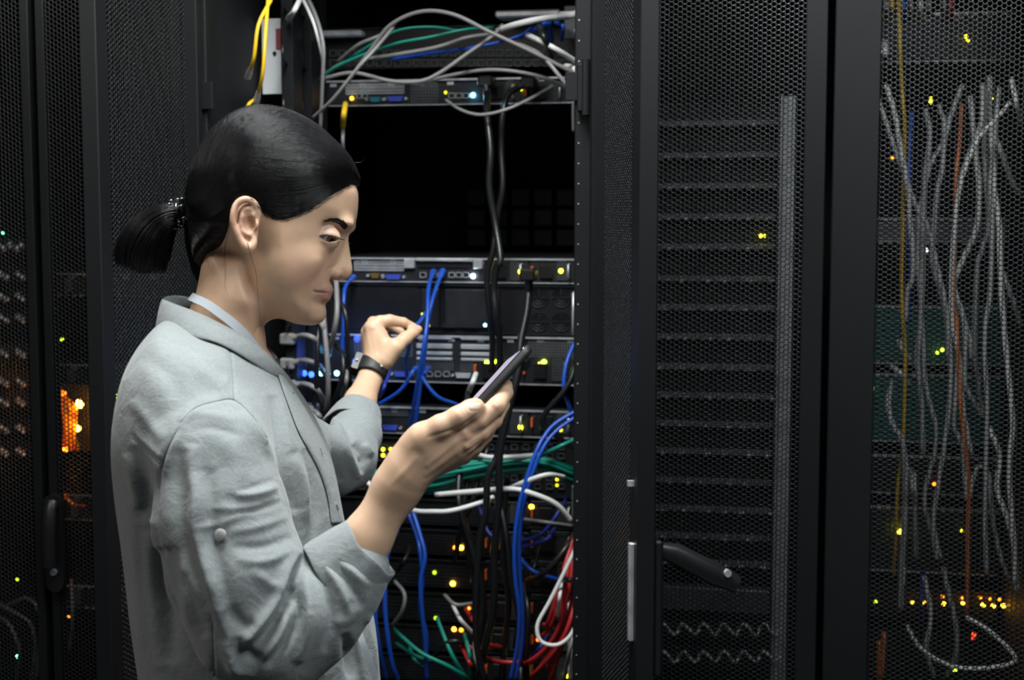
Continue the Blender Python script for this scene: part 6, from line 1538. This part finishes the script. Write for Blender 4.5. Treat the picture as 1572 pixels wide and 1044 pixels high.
for (p, l_) in ((B_2((178, 520), (200, 560), (228, 605)), 'upper one of two short bright plugs behind the far right door'), (B_2((150, 635), (185, 668), (220, 712)), 'lower one of two short bright plugs behind the far right door'), (C_3((250, 80), (250, 150), (253, 220)), 'short upright white plug behind the far right door'), (C_3((200, 520), (197, 600)), 'small white plug low behind the far right door')):
    cable(p, 'white', l_, .0044, 2.34)
for (x, y, l_) in ((1347, 72, 'pale bracket at the top left corner of the far right door'),):
    q = wp(x, y, 2.5); tag(MB().box(q.x - .012, q.x + .02, 2.5, 2.53, q.z - .014, q.z + .014, .002).build('bracket', M_STEEL), l_, 'bracket')
for i, (x, c_) in enumerate(((1345, 'white'), (1358, 'grey'), (1368, 'yellow'), (1378, 'yellow'), (1386, 'blue'), (1397, 'grey'), (1412, 'white'), (1424, 'grey'), (1448, 'grey'), (1458, 'red'))):
    cable([(x, -12), (x + 2, 10), (x + 1 + i % 3, 30 - (i % 4) * 3)], c_, '%s lead end at the top of the far right door, %s' % (c_, ['leftmost', 'second', 'third', 'fourth', 'fifth', 'sixth', 'seventh', 'eighth', 'ninth', 'rightmost'][i] + ' of ten'), .0040, 2.42, group='lead ends at the top of the far right door', ends=(None, 'c'))

# ------------------------------------------------------------------ left cabinet contents
YL_ = 2.42
xl0, xl1 = -1.50, wp(60, 400, YL_).x
for i, y in enumerate((378, 422, 455, 487, 540, 552 + 32, 614, 655, 690)):
    z = wp(30, y, YL_).z
    o = empty('patch_panel', ((xl0 + xl1) / 2, YL_, z), 'dark patch panel with silver plugs at the far left, %s' % (['topmost', 'second', 'third', 'fourth', 'fifth', 'sixth', 'seventh', 'eighth', 'lowest'][i] + ('' if i in (0, 8) else ' from the top')), 'patch panel', 'patch panels in the left cabinet')
    MB().box(xl0, xl1, YL_, YL_ + .03, z - .014, z + .014, .001).build('panel', M_DARK, o)
    for k, px in enumerate((10, 18, 36, 43) if i else (6, 14, 24, 34, 41)):
        p = wp(px, y - 3 + (k % 2) * 5, YL_); MB().tube([(p.x, YL_ - .02, p.z), (p.x + .010, YL_ - .034, p.z - .003)], [.0058, .0042], 8).build('plug', M_WHITE, o, True)
leds(o, [(5, 357, (0.1, 1, 0.5), 6, .003)], YL_)
for i, (p, c_, l_) in enumerate((([(-5, 925), (20, 940), (45, 955), (55, 990), (48, 1044)], 'grey', 'grey cable looping low at the far left edge, lower one'), ([(10, 930), (40, 918), (58, 935), (62, 980), (55, 1044)], 'grey', 'grey cable looping low at the far left edge, upper one'),
        ([(-5, 945), (15, 960), (30, 1000), (25, 1044)], 'grey', 'grey cable cut off by the lower left corner'), ([(110, 890), (112, 940), (108, 1000)], 'grey', 'pale cable standing below the door handle'), ([(98, 760), (112, 775), (130, 778)], 'orange', 'orange cable crossing behind the door handle'), ([(150, 776), (170, 782), (190, 786)], 'orange', 'orange cable glimpsed through the open left door'))):
    cable(p, c_, l_, .0035, 2.36)
dev = empty('fibre_unit', tuple(wp(110, 660, 2.40)), 'fibre unit with two glaring orange lights behind the left mesh door', 'fibre unit')
p0, p1 = wp(72, 692, 2.42), wp(150, 590, 2.42); MB().box(p0.x, p1.x, 2.42, 2.45, p0.z, p1.z, .002).build('panel', M_DARK, dev)
leds(dev, [(122, 620, (1, .42, .04), 60, .008), (119, 657, (1, .42, .04), 60, .0065), (100, 690, OR, 10, .005), (98, 604, OR, 4, .005)], 2.39)
for i in range(6): MB().tube(catmull([wp(93 + i * 3, 595 + i * 4, 2.41), wp(97 + i * 4, 630, 2.385 - .003 * i), wp(100 + i * 3, 660 + i * 2, 2.39), wp(96 + i * 5, 692, 2.41)], 6), .003, 7).build('fibre_lead', CABM['yellow'] if i % 2 else CABM['orange'], dev, True)
for (x, y) in ((122, 620), (119, 657)):
    lt = bpy.data.lights.new('orange_led_light', 'POINT'); lt.energy = 0.13; lt.color = (1, 0.30, 0.03); lt.shadow_soft_size = 0.01; o = bpy.data.objects.new('orange_led_light', lt); COL.objects.link(o); o.location = wp(x - 6, y + 4, 2.365)
# units seen through the open left door
for i, (y0, y1, L_) in enumerate(((560, 640, [(163, 606, AM, 6, .003), (181, 608, LM, 12, .0036), (184, 641, LM, 14, .0038), (166, 640, OR, 5, .003), (160, 622, OR, 4, .003)]), (420, 455, []), (760, 800, []), (900, 935, [(172, 930, YL, 2, .003), (180, 930, YL, 2, .003)]))):
    xa, xb = wp(66, 600, 2.52).x, -0.945
    o, x0, x1, z0, z1 = server(y0, y1, ['device with green and orange dots glimpsed between door and sleeve', 'shallow unit glimpsed through the mesh beside the ponytail', 'unit with an orange cable glimpsed through the open left door', 'lowest unit glimpsed through the open left door'][i], 'rack_unit', M_DARK, M_CASE, x0=xa, x1=xb, Y=2.52, pr=165, depth=.3); o['category'] = 'rack unit'
    leds(o, L_, 2.49)
    for k in range(5): MB().box(xa + .06 + k * .05, xa + .075 + k * .05, 2.505, 2.519, z0 + .008, z1 - .008, .001).build('module', M_GREY, o)
leds(dev, [(95, 521, LM, 5, .003), (26, 890, LM, 3, .003), (27, 1008, (.2, 1, .5), 8, .0035), (106, 946, OR, 4, .0028)], 2.40)
